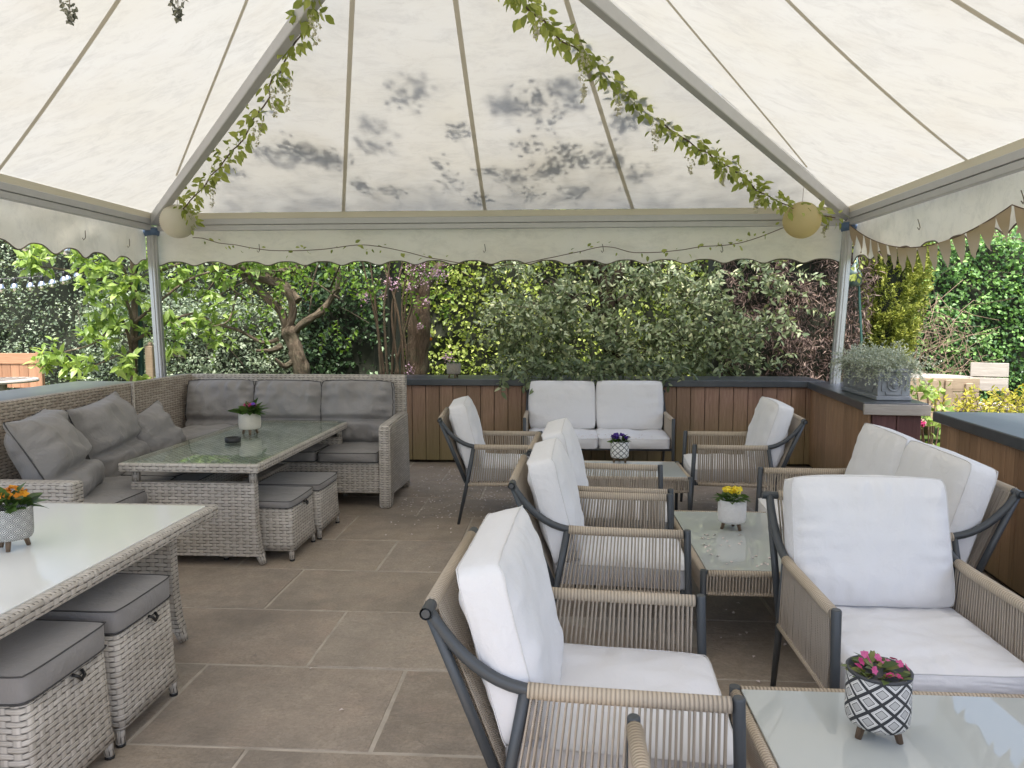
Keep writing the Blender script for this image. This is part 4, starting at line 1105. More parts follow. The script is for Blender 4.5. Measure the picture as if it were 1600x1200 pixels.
garland('leaf_garland', 'trailing leaf garland hung under the right rafter down to the yellow lantern', gr_pts, 600, .085, [(838, 20, 4.9, .14), (912, 80, 5.4, .35), (966, 130, 5.9, .25), (1024, 190, 6.3, .25), (1080, 245, 6.6, .15), (1130, 262, 6.8, .15), (1182, 300, 7.1, .18), (1290, 345, 7.35, .15)], .065)
garland('ivy_string', 'thin brown string with sparse ivy leaves along the bottom of the rear valance', [(300, 370, 7.55), (360, 383, 7.6), (430, 391, 7.62), (500, 390, 7.62), (575, 383, 7.62), (650, 398, 7.65), (720, 412, 7.65), (790, 415, 7.65), (860, 403, 7.62), (940, 386, 7.62), (1000, 395, 7.62), (1080, 388, 7.62), (1160, 378, 7.6), (1232, 352, 7.5)], 60, .055, None, .045, .004, .012,
        [(.07, .03, 9), (.2, .015, 6), (.30, .03, 14), (.4, .02, 6), (.66, .03, 8), (.78, .03, 8), (.9, .04, 22)])
# ivy tuft behind the right post
garland('ivy_string', 'small trail of ivy hanging behind the right marquee post', [(1325, 345, 7.9), (1338, 370, 7.95), (1345, 400, 7.95), (1340, 430, 7.95)], 60, .07, None, .07)
for px, py, lab in ((108, 12, 'grey-white silk wisteria spray hanging at the top left, nearest the corner of the view'), (277, 6, 'smaller silk wisteria spray hanging at the top, left of the left rafter')):
    c = at(px, py-14, 3.6); t = thing('wisteria_spray', lab, 'garland', c, 0, 'silk wisteria sprays'); n = 60
    q = rng.random(n); r = .035*(1-q)+.004; th = rng.random(n)*2*PI
    leaf_mesh('blossoms', np.stack([r*np.cos(th), r*np.sin(th), -q*.11], 1), rdir(n, (0, 0, -.8)), rdir(n), .026, .018, mat_leaf('grey silk petals', [(.10, .11, .10), (.22, .23, .21), (.42, .42, .39)], .3), t)
    m = MB(); m.tube([(0, 0, -.1), (.004, 0, .04), (0, 0, .62)], .002, 5); m.build('stem', VINE, t)
# hessian bunting along the right valance
bt = thing('bunting', 'brown hessian bunting of pointed flags strung below the right valance', 'bunting', (TR, 7.6, 2.5))
def bline(s):
    ys = [7.62, 4.95, 2.5]; zs = [2.50, 2.28, 2.35]
    if s < .5: q = s*2; y = ys[0]+(ys[1]-ys[0])*q; z = zs[0]+(zs[1]-zs[0])*q-1.0*q*(1-q)
    else: q = s*2-1; y = ys[1]+(ys[2]-ys[1])*q; z = zs[1]+(zs[2]-zs[1])*q-1.0*q*(1-q)
    return Vector((TR-.03, y, z))
m = MB(); m.tube([bline(i/80)-bt.location for i in range(81)], .004, 5); m.build('cord', VINE, bt)
for i in range(30):
    s0, s1 = (i+.03)/30, (i+.97)/30; a = bline(s0)-bt.location; b = bline(s1)-bt.location
    m = MB(); N_ = 6; g = []
    for k in range(N_+1):
        q = k/N_; c = (a+b)/2+Vector((random.uniform(-.01, .01), 0, 0))
        tipw = 1-q**1.7 if q < 1 else 0.02
        l = c+(a-c)*tipw-Vector((-.03*q+.008*math.sin(i*2+q*3), 0, .20*q)); r = c+(b-c)*tipw-Vector((-.03*q-.008*math.cos(i+q*2), 0, .20*q))
        g.append((m.bm.verts.new(l), m.bm.verts.new(r)))
    for k in range(N_): m.bm.faces.new((g[k][0], g[k][1], g[k+1][1], g[k+1][0]))
    m.build('flag', HESSIAN, bt, True)

# ------------------------------------------------------------------ planting behind the walls
hedge('ivy_hedge', 'tall dark grey-green hedge at the far left behind the string lights', 'hedge', -19, -5.2, 13.2, 2.0, 4.6, 42000, .064, L_HEDGE, seed=3)
hedge('ivy_hedge', 'sunlit yellow-green ivy hedge at the back, showing right of the thick bare trunk', 'hedge', -5.3, 3.4, 12.2, 1.6, 4.4, 27000, .078, L_BRIGHT, seed=11, light_top=.15, aspect=.75)
hedge('ivy_hedge', 'green ivy hedge at the right beyond the timber garden furniture', 'hedge', 3.3, 15, 14.2, 2.0, 3.1, 38000, .078, L_IVY, seed=21, light_top=.1, aspect=.8)
hedge('dead_hedge', 'dead brown conifer hedge beside the right marquee post', 'hedge', 2.05, 3.75, 9.2, 1.2, 4.4, 26000, .095, L_DEAD, seed=31, bias=(0, -.5, -.7), aspect=.15, bulge=.55)
hedge('dark_hedge', 'very dark glossy evergreen bush behind the gnarled tree', 'bush', -3.75, -2.45, 10.3, 1.1, 4.0, 7000, .075, L_HOLLY, seed=41, bulge=.45)
hedge('dark_hedge', 'low dark evergreen hedge behind the wicker sofa, left of the gnarled tree', 'hedge', -7.2, -3.6, 10.6, 1.0, 1.75, 13000, .06, L_HEDGE, seed=45)
sidewall = hedge('ivy_hedge', 'hedge far off along the right side of the garden, outside the view', 'hedge', -7, 7, 0, 1.6, 3.2, 5000, .13, L_IVY, seed=51, rot=-PI/2, loc=(15.5, 6))

# broad-leaved shrub at the left corner
mg = thing('magnolia', 'light green broad-leaved tree reaching out left of the left marquee post', 'tree', (-5.15, 8.55, 0))
B0 = np.array([-5.15, 8.55, 0])
def lp(x, y, Y): return at(x, y, Y)-B0
m = MB()
limbs = [[(0, 0, 0), (.02, 0, .8), (.05, .05, 1.6), (.1, 0, 2.4), (.15, .1, 3.4)],
         [(.05, .03, 1.35), lp(190, 455, 8.4), lp(120, 425, 8.2), lp(45, 415, 8.1)], [(.06, 0, 1.9), lp(180, 400, 8.3), lp(130, 395, 8.1)],
         [(.03, 0, 1.1), lp(190, 500, 8.35), lp(150, 535, 8.2), lp(100, 550, 8.1)], [(.03, 0, .95), lp(205, 550, 8.4), lp(140, 575, 8.2)],
         [(.05, 0, 1.5), lp(290, 440, 8.8), lp(350, 420, 9.0)], [(.05, 0, 1.3), lp(300, 490, 8.9), lp(345, 520, 9.0)], [(.06, 0, 2.0), lp(320, 400, 9.0), lp(420, 390, 9.2)]]
for i, L in enumerate(limbs): limb(m, L, .06 if i == 0 else .022, .02 if i == 0 else .006, 7)
m.build('trunk', BARK_PALE, mg)
cl = [(55, 405, 8.1, .16), (85, 395, 8.15, .15), (130, 400, 8.15, .22), (165, 415, 8.2, .25), (200, 410, 8.3, .22), (150, 450, 8.2, .2), (185, 465, 8.3, .26), (215, 450, 8.4, .25), (165, 500, 8.2, .18), (195, 525, 8.3, .22), (150, 520, 8.2, .16), (105, 552, 8.1, .13), (75, 565, 8.05, .13), (125, 575, 8.1, .16), (180, 560, 8.2, .17), (205, 585, 8.3, .13), (225, 500, 8.5, .2), (60, 415, 8.1, .12),
      (270, 430, 8.8, .25), (310, 450, 8.9, .28), (350, 420, 9.0, .28), (280, 500, 8.8, .22), (330, 490, 8.9, .2), (270, 545, 8.7, .15), (400, 400, 9.1, .22), (340, 540, 8.9, .14), (240, 400, 8.5, .25), (140, 380, 8.2, .2), (200, 370, 8.3, .3), (300, 380, 8.8, .35), (400, 370, 9.1, .3)]
P_ = []; D_ = []
for px, py, Yc, s in cl:
    c = lp(px, py, Yc); k = int(26+s*150)
    for w in range(max(3, k//7)):
        tip = c+rng.normal(0, s*.62, 3)*np.array([1, .8, .8]); ax = rdir(1, (-.2, -.5, .35))[0]
        for q in range(7):
            th = 2*PI*q/7+rng.normal(0, .2); u = unit(np.cross(ax, [.2, .3, .9])); v = np.cross(ax, u)
            D_.append(unit(np.cos(th)*u+np.sin(th)*v+ax*.45+np.array([0, 0, -.35]))); P_.append(tip+ax*.015*q)
P_, D_ = np.array(P_), np.array(D_); n = len(P_); l = .135*rng.uniform(.65, 1.2, n)
leaf_mesh('crown', P_, D_, rdir(n, (0, -.4, 1.3)), l, l*.42, L_MAG, mg, None, True, .2, .22)

# gnarled tree
gt = thing('gnarled_tree', 'gnarled leaning tree with twisted pale limbs behind the wicker sofa', 'tree', (*at(468, 580, 9.3)[:2], 0))
B0 = np.array([*at(468, 580, 9.3)[:2], 0])
m = MB()
g_ = lambda *a: lp(*a)
limb(m, [(0.0, 0, 0), (.02, 0, .5), g_(470, 575, 9.3), g_(462, 545, 9.3), g_(450, 512, 9.3)], .105, .085, 11, knob=.35)
limb(m, [g_(449, 520, 9.3), g_(458, 485, 9.25), g_(448, 455, 9.2), g_(420, 440, 9.2), g_(395, 432, 9.15), g_(360, 405, 9.1), g_(325, 400, 9.0)], .050, .030, 9)
limb(m, [g_(447, 515, 9.3), g_(440, 488, 9.25), g_(420, 468, 9.2), g_(390, 440, 9.2), g_(370, 415, 9.1), g_(345, 385, 9.0)], .050, .032, 9)
limb(m, [g_(452, 525, 9.3), g_(478, 502, 9.3), g_(500, 488, 9.35), g_(515, 470, 9.4), g_(530, 440, 9.4), g_(520, 400, 9.4)], .048, .031, 9)
limb(m, [g_(466, 470, 9.3), g_(445, 445, 9.4), g_(420, 430, 9.5), g_(470, 415, 9.5), g_(478, 380, 9.5)], .05, .04, 8)
limb(m, [g_(440, 540, 9.3), g_(425, 547, 9.2), g_(400, 548, 9.1)], .04, .014, 7)
limb(m, [g_(435, 530, 9.3), g_(410, 535, 9.3), g_(370, 515, 9.3), g_(320, 505, 9.3), g_(258, 505, 9.3)], .03, .010, 7)
limb(m, [g_(462, 560, 9.3), g_(445, 572, 9.2), g_(430, 560, 9.1)], .05, .012, 7)
for k in range(26):
    a = g_(rng.uniform(330, 560), rng.uniform(400, 470), 9.3+rng.normal(0, .2)); e = a+rng.normal(0, .45, 3)+np.array([0, -.1, .25]); limb(m, [a, (a+e)/2+rng.normal(0, .07, 3), e], .014, .004, 5, 3)
m.build('trunk', BARK_PALE, gt)
st = []; dr = []; ll = []
for _ in range(150):
    st.append(g_(rng.uniform(260, 560), rng.choice([rng.uniform(360, 430), rng.uniform(420, 520)], p=[.8, .2]), 9.4+rng.normal(0, .45))); dr.append(rng.normal(0, 1, 3)+np.array([0, -.3, -.1])); ll.append(rng.uniform(.3, .7))
ln_, P_, D_2, T_ = sprays(st, dr, ll, .035, .6); n = len(P_); l = .075*rng.uniform(.6, 1.2, n)
leaf_mesh('crown', P_, D_2, rdir(n, (0, -.4, 1)), l, l*.62, L_TREE, gt); twig_mesh('twigs', ln_, .004, .0015, TWIG, gt)

# thick trunk with lilac in front
tt = thing('bare_trunk', 'thick rough upright tree trunk rising behind the wall beside the lilac', 'tree', (*at(652, 580, 9.1)[:2], 0)); B0 = np.array([*at(652, 580, 9.1)[:2], 0])
m = MB(); limb(m, [(0, 0, 0), (0, 0, .5), lp(652, 575, 9.1), lp(655, 500, 9.1), lp(658, 430, 9.1), lp(652, 380, 9.1), lp(650, 330, 9.1), (.1, .1, 4.6)], .135, .105, 14, knob=.16)
limb(m, [lp(660, 450, 9.1), lp(685, 420, 9.2), lp(715, 385, 9.3), lp(745, 330, 9.3)], .07, .04, 9)
limb(m, [lp(650, 360, 9.1), (.1, -.5, 3.3), (.2, -1.2, 3.75), (.1, -2.0, 3.95)], .06, .015, 7); limb(m, [lp(650, 340, 9.1), (.9, -.4, 3.5), (1.7, -.9, 3.6), (2.6, -1.1, 3.6)], .06, .015, 7); limb(m, [lp(650, 345, 9.1), (-.8, -.4, 3.3), (-1.5, -.9, 3.5), (-2.3, -1.0, 3.4)], .06, .015, 7)
m.build('trunk', BARK, tt)
# leafy ends lying on and hanging just above the rear canvas
spots = [(640, 100, .10, 9), (625, 130, .03, 9), (572, 158, .12, 12), (570, 200, .10, 12), (462, 208, .10, 14), (442, 215, .03, 8), (520, 232, .05, 8), (500, 218, .14, 10), (480, 225, .10, 14), (430, 225, .12, 12), (400, 215, .1, 10), (790, 120, .16, 12), (780, 130, .10, 10), (885, 98, .10, 14), (893, 135, .05, 10), (840, 125, .01, 8), (825, 145, .02, 5), (715, 185, .01, 9), (820, 208, .01, 7), (858, 168, .01, 5), (885, 215, .03, 9), (908, 232, .03, 12), (870, 240, .04, 10), (975, 170, .06, 10), (990, 165, .05, 10), (765, 250, .02, 7), (800, 255, .08, 14), (960, 235, .05, 9), (1000, 250, .1, 12), (560, 275, .05, 8), (610, 285, .05, 8), (700, 270, .03, 6), (745, 300, .03, 7), (850, 250, .06, 14), (830, 290, .02, 6), (900, 280, .1, 16), (680, 240, .02, 4), (940, 215, .06, 8), (350, 255, .05, 10)]
def on_canvas(px, py, off):
    d = Vector(_F+(px-800)/FOC*_R-(py-600)/FOC*_U); n0 = (cBR-cBL).cross(AP-cBL).normalized(); q = (cBL-Vector(_C)).dot(n0)/d.dot(n0)
    return np.array(Vector(_C)+d*q-back_n*(off*1.3+.045))-B0
P_ = []; D_ = []; lines = []
for px, py, off, k in spots:
    c = on_canvas(px, py, off)
    nb_ = np.array(back_n)
    for _ in range(int(k*3.4)):
        o_ = rng.normal(0, .07, 3); o_ -= nb_*o_.dot(nb_); d_ = rdir(1)[0]; d_ -= nb_*d_.dot(nb_)*.9
        P_.append(c+o_-nb_*abs(rng.normal(0, .025))); D_.append(unit(d_))
    e = c+np.array([rng.uniform(.05, .3), .35, .12]); lines.append([c, (c+e)/2+rng.normal(0, .03, 3), e])
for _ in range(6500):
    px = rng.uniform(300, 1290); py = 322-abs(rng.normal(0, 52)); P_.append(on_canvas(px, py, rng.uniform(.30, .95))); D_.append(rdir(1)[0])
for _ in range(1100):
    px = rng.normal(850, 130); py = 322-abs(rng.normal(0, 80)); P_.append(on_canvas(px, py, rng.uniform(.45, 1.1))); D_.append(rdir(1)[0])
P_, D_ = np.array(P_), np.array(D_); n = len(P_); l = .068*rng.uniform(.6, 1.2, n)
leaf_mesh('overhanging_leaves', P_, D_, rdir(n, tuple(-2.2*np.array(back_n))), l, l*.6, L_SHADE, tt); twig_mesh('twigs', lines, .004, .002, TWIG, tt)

li = thing('lilac', 'thin-stemmed lilac bush with pink blossom in front of the thick trunk', 'bush', (*at(620, 580, 8.75)[:2], 0)); B0 = np.array([*at(620, 580, 8.75)[:2], 0])
m = MB()
for xb, xm, xt in ((595, 588, 575), (605, 600, 612), (612, 618, 600), (622, 612, 635), (628, 632, 650), (638, 628, 640), (600, 585, 560), (618, 640, 680), (632, 622, 590)):
    Yq = 8.75+rng.normal(0, .12); a = lp(xb, 585, Yq); limb(m, [(a[0], a[1], 0), a, lp(xm, 490, Yq), lp((xm+xt)/2, 435, Yq), lp(xt, 385, Yq), lp(xt+(xt-xm)*.6, 320, Yq)], .019, .006, 6, 4)
m.build('stems', BARK, li)
PP = []
for px, py, s in ((640, 420, .10), (668, 425, .10), (662, 440, .08), (637, 448, .07), (615, 445, .06), (600, 462, .04), (568, 464, .07), (690, 405, .07), (655, 412, .08), (680, 425, .05), (657, 510, .035), (640, 578, .05), (668, 470, .03), (700, 560, .06), (690, 430, .05), (720, 395, .07), (605, 440, .05)):
    PP.append(lp(px, py, 8.65)+rng.normal(0, 1, (int(14+s*330), 3))*s*.62)
PP = np.concatenate(PP); leaf_mesh('blossom', PP, rdir(len(PP)), rdir(len(PP), (0, -1, .5)), .026, .022, P_LILAC, li)
st = [lp(rng.uniform(550, 720), rng.uniform(370, 480), 8.8+rng.normal(0, .2)) for _ in range(60)]
ln_, P_, D_2, T_ = sprays(st, rng.normal(0, 1, (60, 3))+np.array([0, -.2, -.2]), rng.uniform(.2, .45, 60), .04, .4); n = len(P_)
leaf_mesh('leaves', P_, D_2, rdir(n, (0, -.6, 1)), .06, .04, L_TREE, li); twig_mesh('twigs', ln_, .003, .0015, TWIG, li)

# grey-green variegated shrub hanging over the wall
es = thing('oleaster', 'big grey-green variegated shrub spilling over the wall behind the white loveseat', 'bush', (*at(950, 580, 9.1)[:2], 0)); B0 = np.array([*at(950, 580, 9.1)[:2], 0])
m = MB()
limb(m, [(0, 0, 0), lp(957, 585, 9.1), lp(955, 520, 9.1), lp(948, 450, 9.1), lp(945, 410, 9.1), lp(950, 340, 9.1)], .10, .10, 10)
limb(m, [lp(950, 460, 9.1), lp(925, 420, 9.1), lp(900, 380, 9.1)], .07, .05, 8); limb(m, [lp(952, 450, 9.1), lp(985, 400, 9.15), lp(1005, 350, 9.2)], .07, .05, 8)
limb(m, [lp(952, 480, 9.1), lp(1015, 440, 9.2), lp(1050, 380, 9.2)], .045, .03, 7); limb(m, [lp(950, 500, 9.1), lp(900, 470, 9.0), lp(850, 440, 8.9)], .04, .02, 7)
for _ in range(40):
    a = lp(rng.uniform(800, 1180), rng.uniform(390, 570), 9.0); e = a+rng.normal(0, .3, 3); limb(m, [a, (a+e)/2+rng.normal(0, .06, 3), e], .009, .004, 5, 3)
m.build('trunk', BARK_DARK, es)
st = []; dr = []; ll = []
def shrub(n, x0, x1, y0, y1, Yc, ys, L0, L1, keep=None):
    k = 0
    while k < n:
        px, py = rng.uniform(x0, x1), rng.uniform(y0, y1)
        hole = mn.noise(Vector((px*.016, py*.016, 4.2)))
        if hole < -.02: continue
        st.append(lp(px, py, Yc+rng.normal(0, ys))); dr.append(np.array([rng.normal(0, .8), rng.normal(-.45, .5), rng.normal(.15, .55)])); ll.append(rng.uniform(L0, L1)); k += 1
shrub(300, 775, 1060, 470, 585, 8.85, .2, .25, .55); shrub(220, 790, 1130, 380, 480, 9.0, .25, .25, .5); shrub(110, 1040, 1200, 470, 580, 8.9, .2, .25, .5); shrub(60, 1120, 1240, 390, 540, 8.75, .2, .3, .6); 
for _ in range(85): st.append(lp(rng.uniform(785, 1070), rng.uniform(565, 578), 7.98)); dr.append(np.array([rng.normal(0, .45), -1.0, rng.normal(.1, .12)])); ll.append(rng.uniform(.2, .46))

ln_, P_, D_2, T_ = sprays(st, dr, ll, .026, .9, .16); n = len(P_); l = .088*rng.uniform(.55, 1.2, n)
leaf_mesh('leaves', P_, D_2, rdir(n, (0, -.7, .8)), l, l*.42, L_ELAE, es, np.clip(rng.normal(.42, .26, n), 0, 1), True, .16, .16); twig_mesh('twigs', ln_, .004, .0015, TWIG, es)

# golden conifer
gc = thing('golden_conifer', 'golden-green upright conifer right of the right marquee post', 'tree', (*at(1378, 560, 10.4)[:2], 0)); B0 = np.array([*at(1378, 560, 10.4)[:2], 0])
m = MB(); limb(m, [(0, 0, 0), (0, 0, 1), (.05, .1, 2.2), (.1, .1, 3.4)], .09, .03, 8); m.build('trunk', BARK, gc)
P_ = []; D_ = []; Rn = []
for _ in range(1700):
    z = rng.uniform(.75, 3.3); rad = np.interp(z, [.75, 1.2, 1.7, 2.2, 2.8, 3.3], [.22, .42, .56, .68, .66, .4])*(.8+.4*mn.noise(Vector((z*2.3, _*.37, 1))))
    th = rng.uniform(0, 2*PI); out = np.array([math.cos(th), math.sin(th), .9]); base = np.array([math.cos(th)*rad*.62, math.sin(th)*rad*.62, z-.05]); ax = unit(out+rng.normal(0, .25, 3)); tone = rng.normal(.5, .2)
    sd = unit(np.cross(ax, rng.normal(0, 1, 3)))
    for q in range(26):
        s = q/25; P_.append(base+ax*.24*s+rng.normal(0, .012, 3)); D_.append(unit(ax*.8+sd*(1 if q % 2 else -1)*.8+rng.normal(0, .25, 3))); Rn.append(tone+.35*s-.15)
P_, D_ = np.array(P_), np.array(D_); n = len(P_)
leaf_mesh('fronds', P_, D_, rdir(n, (0, -.5, .5)), .058*rng.uniform(.6, 1.2, n), .016, L_GOLD, gc, np.clip(np.array(Rn)+rng.normal(0, .1, n), 0, 1))
mb = MB(); mb.lathe([(.06, .7), (.14, 1.2), (.2, 1.7), (.24, 2.2), (.2, 2.8), (.05, 3.2)], n=14); mb.build('shade_core', CORE, gc)  # solid dark filler, paints the shaded depth behind the fronds

# bramble twigs
br = thing('bramble', 'tangle of bare tan bramble stems in front of the right ivy hedge', 'bush', (*at(1455, 600, 12.9)[:2], 0)); B0 = np.array([*at(1455, 600, 12.9)[:2], 0]); lines = []
for _ in range(130):
    a = lp(rng.normal(1462, 26), rng.uniform(480, 600), 13.1+rng.normal(0, .25)); e = a+np.array([rng.normal(0, .35), rng.normal(-.1, .2), rng.normal(-.1, .4)]); lines.append([a, (a+e)/2+rng.normal(0, .12, 3)+np.array([0, 0, .12]), e])
twig_mesh('stems', lines, .006, .003, TWIG_TAN, br)

# yellow shrub and rose by the gap in the walls
ys_ = thing('yellow_shrub', 'low shrub with yellow leaves growing behind the right wall top', 'bush', (*at(1560, 640, 7.4)[:2], 0)); B0 = np.array([*at(1560, 640, 7.4)[:2], 0])
st = [np.array([rng.uniform(-.5, .9), rng.uniform(-.3, .5), rng.uniform(.55, .75)]) for _ in range(90)]
ln_, P_, D_2, T_ = sprays(st, rng.normal(0, .6, (90, 3))+np.array([0, 0, .9]), rng.uniform(.15, .34, 90), .022, .3); n = len(P_)
leaf_mesh('leaves', P_, D_2, rdir(n, (0, -.3, 1)), .07*rng.uniform(.6, 1.2, n), .024, L_YELLOW, ys_)
twig_mesh('stems', ln_+[[np.array([rng.normal(0, .1), rng.normal(0, .1), 0]), s*np.array([.6, .6, .5]), s] for s in st[:40]], .005, .002, TWIG, ys_)
ro = thing('rose_bush', 'small rose with fresh leaves and one pink bloom in the gap between the walls', 'bush', (*at(1447, 700, 6.5)[:2], 0)); B0 = np.array([*at(1447, 700, 6.5)[:2], 0])
m = MB(); tips = []
for xt, yt in ((1450, 612), (1470, 640), (1440, 655), (1462, 612), (1432, 605), (1455, 660), (1470, 700)):
    p = lp(xt, yt, 6.5+rng.normal(0, .06)); tips.append(p); limb(m, [(rng.normal(0, .01), 0, 0), p*.5+np.array([.02, 0, .02]), p], .009, .004, 6, 4)
m.build('stems', VINE, ro)
P_ = []; D_ = []
for p in tips:
    for _ in range(16): P_.append(p+rng.normal(0, .045, 3)); D_.append(rdir(1)[0])
leaf_mesh('leaves', np.array(P_), np.array(D_), rdir(len(P_), (0, -.6, 1)), .065, .045, L_MAG, ro, None, True)
flowers([lp(1440, 662, 6.42)+rng.normal(0, .012, 3) for _ in range(5)], P_PINK, ro, .03)

# ------------------------------------------------------------------ garden furniture and bits outside
pb = thing('timber_bench', 'heavy timber bench seen from behind its back boards, beyond the short wall', 'bench', (*at(1470, 640, 9.6)[:2], 0), math.radians(-3)); c0 = pb.location
for z0, z1 in ((.46, .64), (.645, .82)):
    m = MB(); m.b2((-.52, -.02, z0), (.44, .02, z1), .008); m.build('back_board', PALE_WOOD, pb)
for x in (-.40, -.13, .06, .30):
    m = MB(); m.b2((x-.045, -.065, .10 if x != .30 else .48), (x+.045, -.022, .80 if x != .30 else .76), .008); m.build('back_post', PALE_WOOD, pb)
m = MB(); m.b2((-.55, .0, .40), (.5, .45, .445), .008); m.build('seat', PALE_WOOD, pb)
m = MB(); m.b2((-.62, -.42, .26), (.2, -.07, .31), .008); m.build('lower_shelf', PALE_WOOD, pb)
for x in (-.45, .4):
    m = MB(); m.b2((x-.04, .3, -.06), (x+.04, .38, .40), .006); m.b2((x-.04, -.4, -.06), (x+.04, -.33, .26), .006); m.build('leg', PALE_WOOD, pb)
rt = thing('round_table', 'round pale timber table top behind the heavy bench', 'table', (*at(1455, 600, 10.7)[:2], 0))
m = MB(); m.lathe([(.0001, .70), (.5, .70), (.52, .72), (.52, .75), (.5, .765), (.0001, .765)], n=40, smooth=False); m.build('tabletop', GREY_WOOD, rt)
m = MB(); m.tube([(0, 0, -.06), (0, 0, .70)], .07, 10); m.build('pedestal', PALE_WOOD, rt)
ch2 = thing('timber_chair', 'timber garden chair with two wide weathered back boards at the right', 'chair', (*at(1545, 620, 10.2)[:2], 0), math.radians(-22))
for z0, z1 in ((.60, .78), (.79, .98)):
    m = MB(); m.b2((-.22, -.02, z0), (.22, .02, z1), .008, M=rx(-.10)); m.build('back_board', GREY_WOOD, ch2)
m = MB(); m.b2((-.26, -.5, .40), (.26, .02, .45), .008); m.build('seat', GREY_WOOD, ch2)
for x in (-.2, .2):
    for y in (-.44, -.02):
        m = MB(); m.b2((x-.03, y-.03, -.06), (x+.03, y+.03, .40 if y < -.1 else .62), .006); m.build('leg', PALE_WOOD, ch2)
tb = thing('teak_bench', 'reddish teak bench with solid boarded back at the far left edge', 'bench', (*at(20, 606, 11.2)[:2], 0)); c_ = at(66, 552, 11.2)-np.array([*tb.location]); xr = c_[0]; zt = c_[2]
for xa in (xr-.09, xr-1.8):
    m = MB(); m.b2((xa, -.035, -.06), (xa+.09, .035, zt+.03), .006); m.build('back_post', TEAK, tb)
m = MB(); m.b2((xr-1.71, -.025, zt-.17), (xr-.09, .025, zt), .005); m.build('top_rail', mat_wood('teak rail', (.30, .16, .09), (.46, .27, .165), grain_axis='u'), tb)
m = MB()
for k in range(11): m.b2((xr-.092-.147*(k+1), -.012, zt-.55), (xr-.096-.147*k, .012, zt-.172), .003)
m.build('back_board', TEAK, tb)
m = MB(); m.b2((xr-1.75, -.5, .36), (xr-.05, -.03, .40), .005); m.build('seat', TEAK, tb)
for xa in (xr-.10, xr-1.75):
    m = MB(); m.b2((xa, -.5, -.06), (xa+.07, -.43, .36), .004); m.build('leg', TEAK, tb)
lt = thing('slatted_table', 'pale slatted garden table just over the left wall top', 'table', (*at(5, 610, 9.6)[:2], 0))
m = MB(); m.lathe([(.0001, .70), (.42, .70), (.43, .72), (.42, .74), (.0001, .74)], n=32, smooth=False); m.build('tabletop', GREY_WOOD, lt)
m = MB()
for k in range(5): m.b2((-.2+.1*k-.012, -.3, .741), (-.2+.1*k+.012, .3, .7435))
m.build('slots', BARK_DARK, lt)
m = MB(); m.tube([(0, 0, -.06), (0, 0, .7)], .05, 8); m.build('pedestal', GREY_WOOD, lt)
gp = thing('green_post', 'dark green post standing among the light green leaves by the left marquee post', 'post', (*at(221, 580, 8.62)[:2], 0))
h_ = at(226, 380, 8.62)[2]; m = MB(); m.b2((-.025, -.025, 0), (.025, .025, h_+.3), .004); m.build('shaft', GREENPAINT, gp); m = MB(); m.b2((-.05, -.05, h_+.3), (.05, .05, h_+.33), .006); m.build('cap', GREENPAINT, gp)
wp = thing('timber_stake', 'short weathered timber stake just right of the dark green post', 'post', (*at(236, 580, 8.45)[:2], 0)); m = MB(); m.b2((-.045, -.045, 0), (.045, .045, at(236, 540, 8.45)[2]), .01); m.build('shaft', PALE_WOOD, wp); m = MB(); z_ = at(236, 540, 8.45)[2]; m.lathe([(.04, z_), (.03, z_+.03), (.0001, z_+.05)], n=4); m.build('tip', PALE_WOOD, wp)
hl = thing('hanging_lamp', 'teal metal garden lamp on a slim pole behind the right marquee post', 'lamp', (*at(1344, 535, 8.5)[:2], 0)); B0 = np.array([*at(1344, 535, 8.5)[:2], 0])
m = MB(); m.tube([(0, 0, 0), lp(1346, 530, 8.5), lp(1341, 430, 8.5), lp(1338, 400, 8.5)], .014, 8); m.build('pole', GREENPAINT, hl)
c_ = lp(1335, 436, 8.45); m = MB(); m.lathe([(.05, -.08), (.075, -.05), (.075, .03), (.085, .035), (.06, .08), (.035, .14), (.012, .17), (.0001, .18)], Vector(c_), 20); m.build('lamp_head', mat_plain('teal enamel', (.06, .095, .09), .45), hl)
bf = thing('bird_feeder', 'small white and orange bird feeder peeping out right of the thick trunk', 'bird feeder', at(668, 528, 9.35)); m = MB(); m.lathe([(.03, -.04), (.055, -.035), (.06, .0), (.05, .005)], n=16); m.build('tray', P_ORA, bf); m = MB(); m.lathe([(.05, .006), (.06, .02), (.02, .08), (.0001, .10)], n=16); m.build('roof', STONE_POT, bf)

# string lights
def bulb_string(label, pts, idx_px, drop=.035):
    P = path3(pts, 60); b0 = P[0].copy(); t = thing('string_lights', label, 'string lights', b0, 0); m = MB(); m.tube(P-b0, .006, 5); m.build('cable', BLACK, t)
    for px in idx_px:
        k = np.argmin([abs((800+FOC*((p-_C)@_R)/((p-_C)@_F))-px) for p in P]); c = P[k]-b0
        s_ = MB(); s_.lathe([(.014, 0), (.02, -.01), (.02, -.05), (.016, -.056)], Vector(c), 12); so_ = s_.build('socket', BLACK, t)
        g = MB(); g.lathe([(.016, -.055), (.034, -.08), (.048, -.11), (.05, -.13), (.04, -.155), (.0001, -.170)], Vector(c), 16); g.build('bulb', BULB, t)
bulb_string('festoon of clear bulbs sagging across the dark left hedge', [(-60, 440, 8.4), (0, 436, 8.6), (60, 432, 8.8), (100, 424, 9.0), (140, 410, 9.3)], (3, 21, 47, 66, 82, 98, 106, 120))
bulb_string('festoon of clear bulbs hanging just below the left valance', [(-40, 355, 6.9), (37, 366, 7.1), (105, 374, 7.5), (182, 386, 7.8), (235, 392, 8.0)], (37, 105, 182))

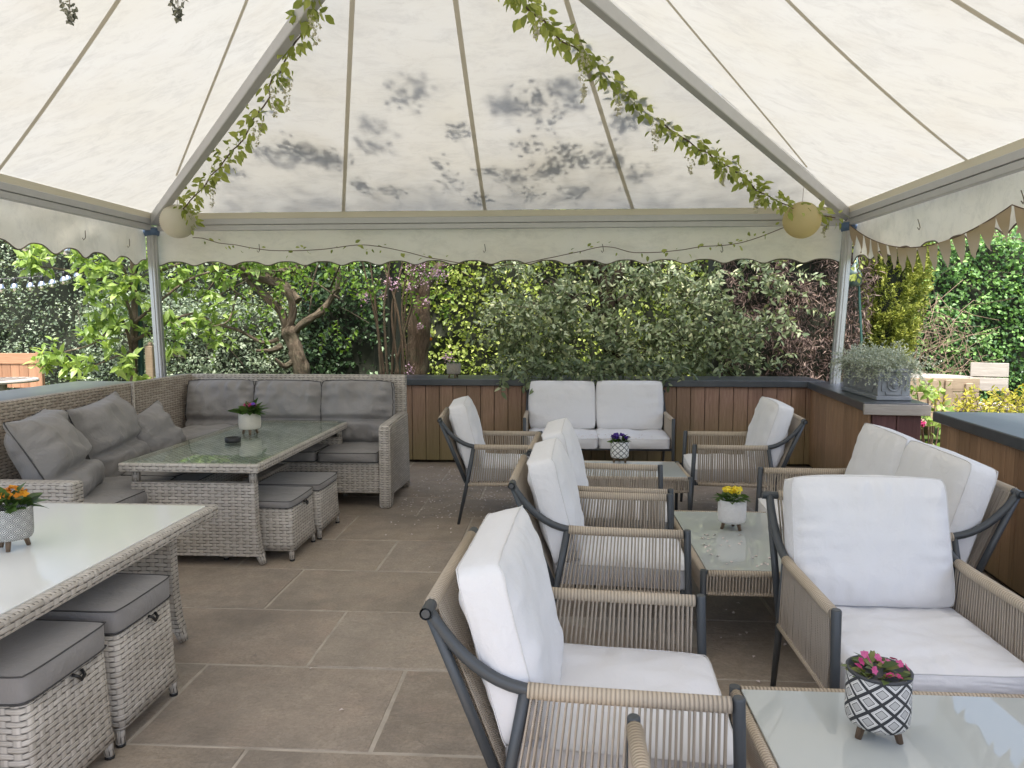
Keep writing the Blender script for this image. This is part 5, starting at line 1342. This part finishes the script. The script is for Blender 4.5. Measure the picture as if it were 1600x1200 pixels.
# brick house beyond the right hedge
hs = thing('brick_house', 'pinkish brick house glimpsed above the right hedge behind the bunting', 'house', (13.5, 27, 0)); m = MB(); m.b2((-5, 0, -.06), (6, 7, 4.9)); m.build('wall', BRICK, hs)
m = MB(); a_ = [(-5.4, -.4, 4.9), (6.4, -.4, 4.9), (6.4, 7.4, 4.9), (-5.4, 7.4, 4.9)]; v_ = [m.bm.verts.new(p) for p in a_]; r1 = m.bm.verts.new((-5.4, 3.5, 7.6)); r2 = m.bm.verts.new((6.4, 3.5, 7.6))
for f in ((v_[0], v_[1], r2, r1), (v_[2], v_[3], r1, r2), (v_[0], r1, v_[3]), (v_[1], v_[2], r2), (v_[3], v_[2], v_[1], v_[0])): m.bm.faces.new(f)
m.build('roof', ROOFTILE, hs)
for x in (-3.2, 0, 3.4):
    m = MB(); m.b2((x-.6, -.04, 2.9), (x+.6, .03, 4.1), .01); w_ = m.build('window', mat_plain('white frame', (.7, .7, .7), .5), hs); m = MB(); m.b2((x-.5, -.05, 3.0), (x+.5, -.042, 4.0)); m.build('pane', mat_plain('window pane', (.05, .06, .07), .1), w_)

# ------------------------------------------------------------------ light
SUN_EL, SUN_AZ = math.radians(68), math.radians(178)     # azimuth from +y towards +x
w = bpy.data.worlds.new('World'); scene.world = w; w.use_nodes = True; nt = w.node_tree; nt.nodes.clear()
sky = nt.nodes.new('ShaderNodeTexSky'); sky.sky_type = 'NISHITA'; sky.sun_disc = False; sky.sun_elevation = SUN_EL; sky.sun_rotation = SUN_AZ; sky.air_density = 1.0; sky.dust_density = 4.0; sky.ozone_density = 1.0
bg = nt.nodes.new('ShaderNodeBackground'); bg.inputs[1].default_value = .15; ow = nt.nodes.new('ShaderNodeOutputWorld')
nt.links.new(sky.outputs[0], bg.inputs[0]); nt.links.new(bg.outputs[0], ow.inputs[0])
sd = bpy.data.lights.new('sun', 'SUN'); sd.energy = 3.0; sd.angle = math.radians(10); sd.color = (1, .95, .88); so_ = bpy.data.objects.new('sun', sd); COL.objects.link(so_)
sv = Vector((math.sin(SUN_AZ)*math.cos(SUN_EL), math.cos(SUN_AZ)*math.cos(SUN_EL), math.sin(SUN_EL)))
so_.rotation_euler = sv.to_track_quat('Z', 'Y').to_euler()
vs = scene.view_settings; vs.view_transform = 'Standard'; vs.look = 'None'; vs.gamma = 1; vs.exposure = 1.66
scene.render.engine = 'CYCLES'
cy = scene.cycles; cy.use_denoising = True; cy.max_bounces = 10; cy.diffuse_bounces = 5; cy.glossy_bounces = 4; cy.transmission_bounces = 6; cy.transparent_max_bounces = 12; cy.sample_clamp_indirect = 8
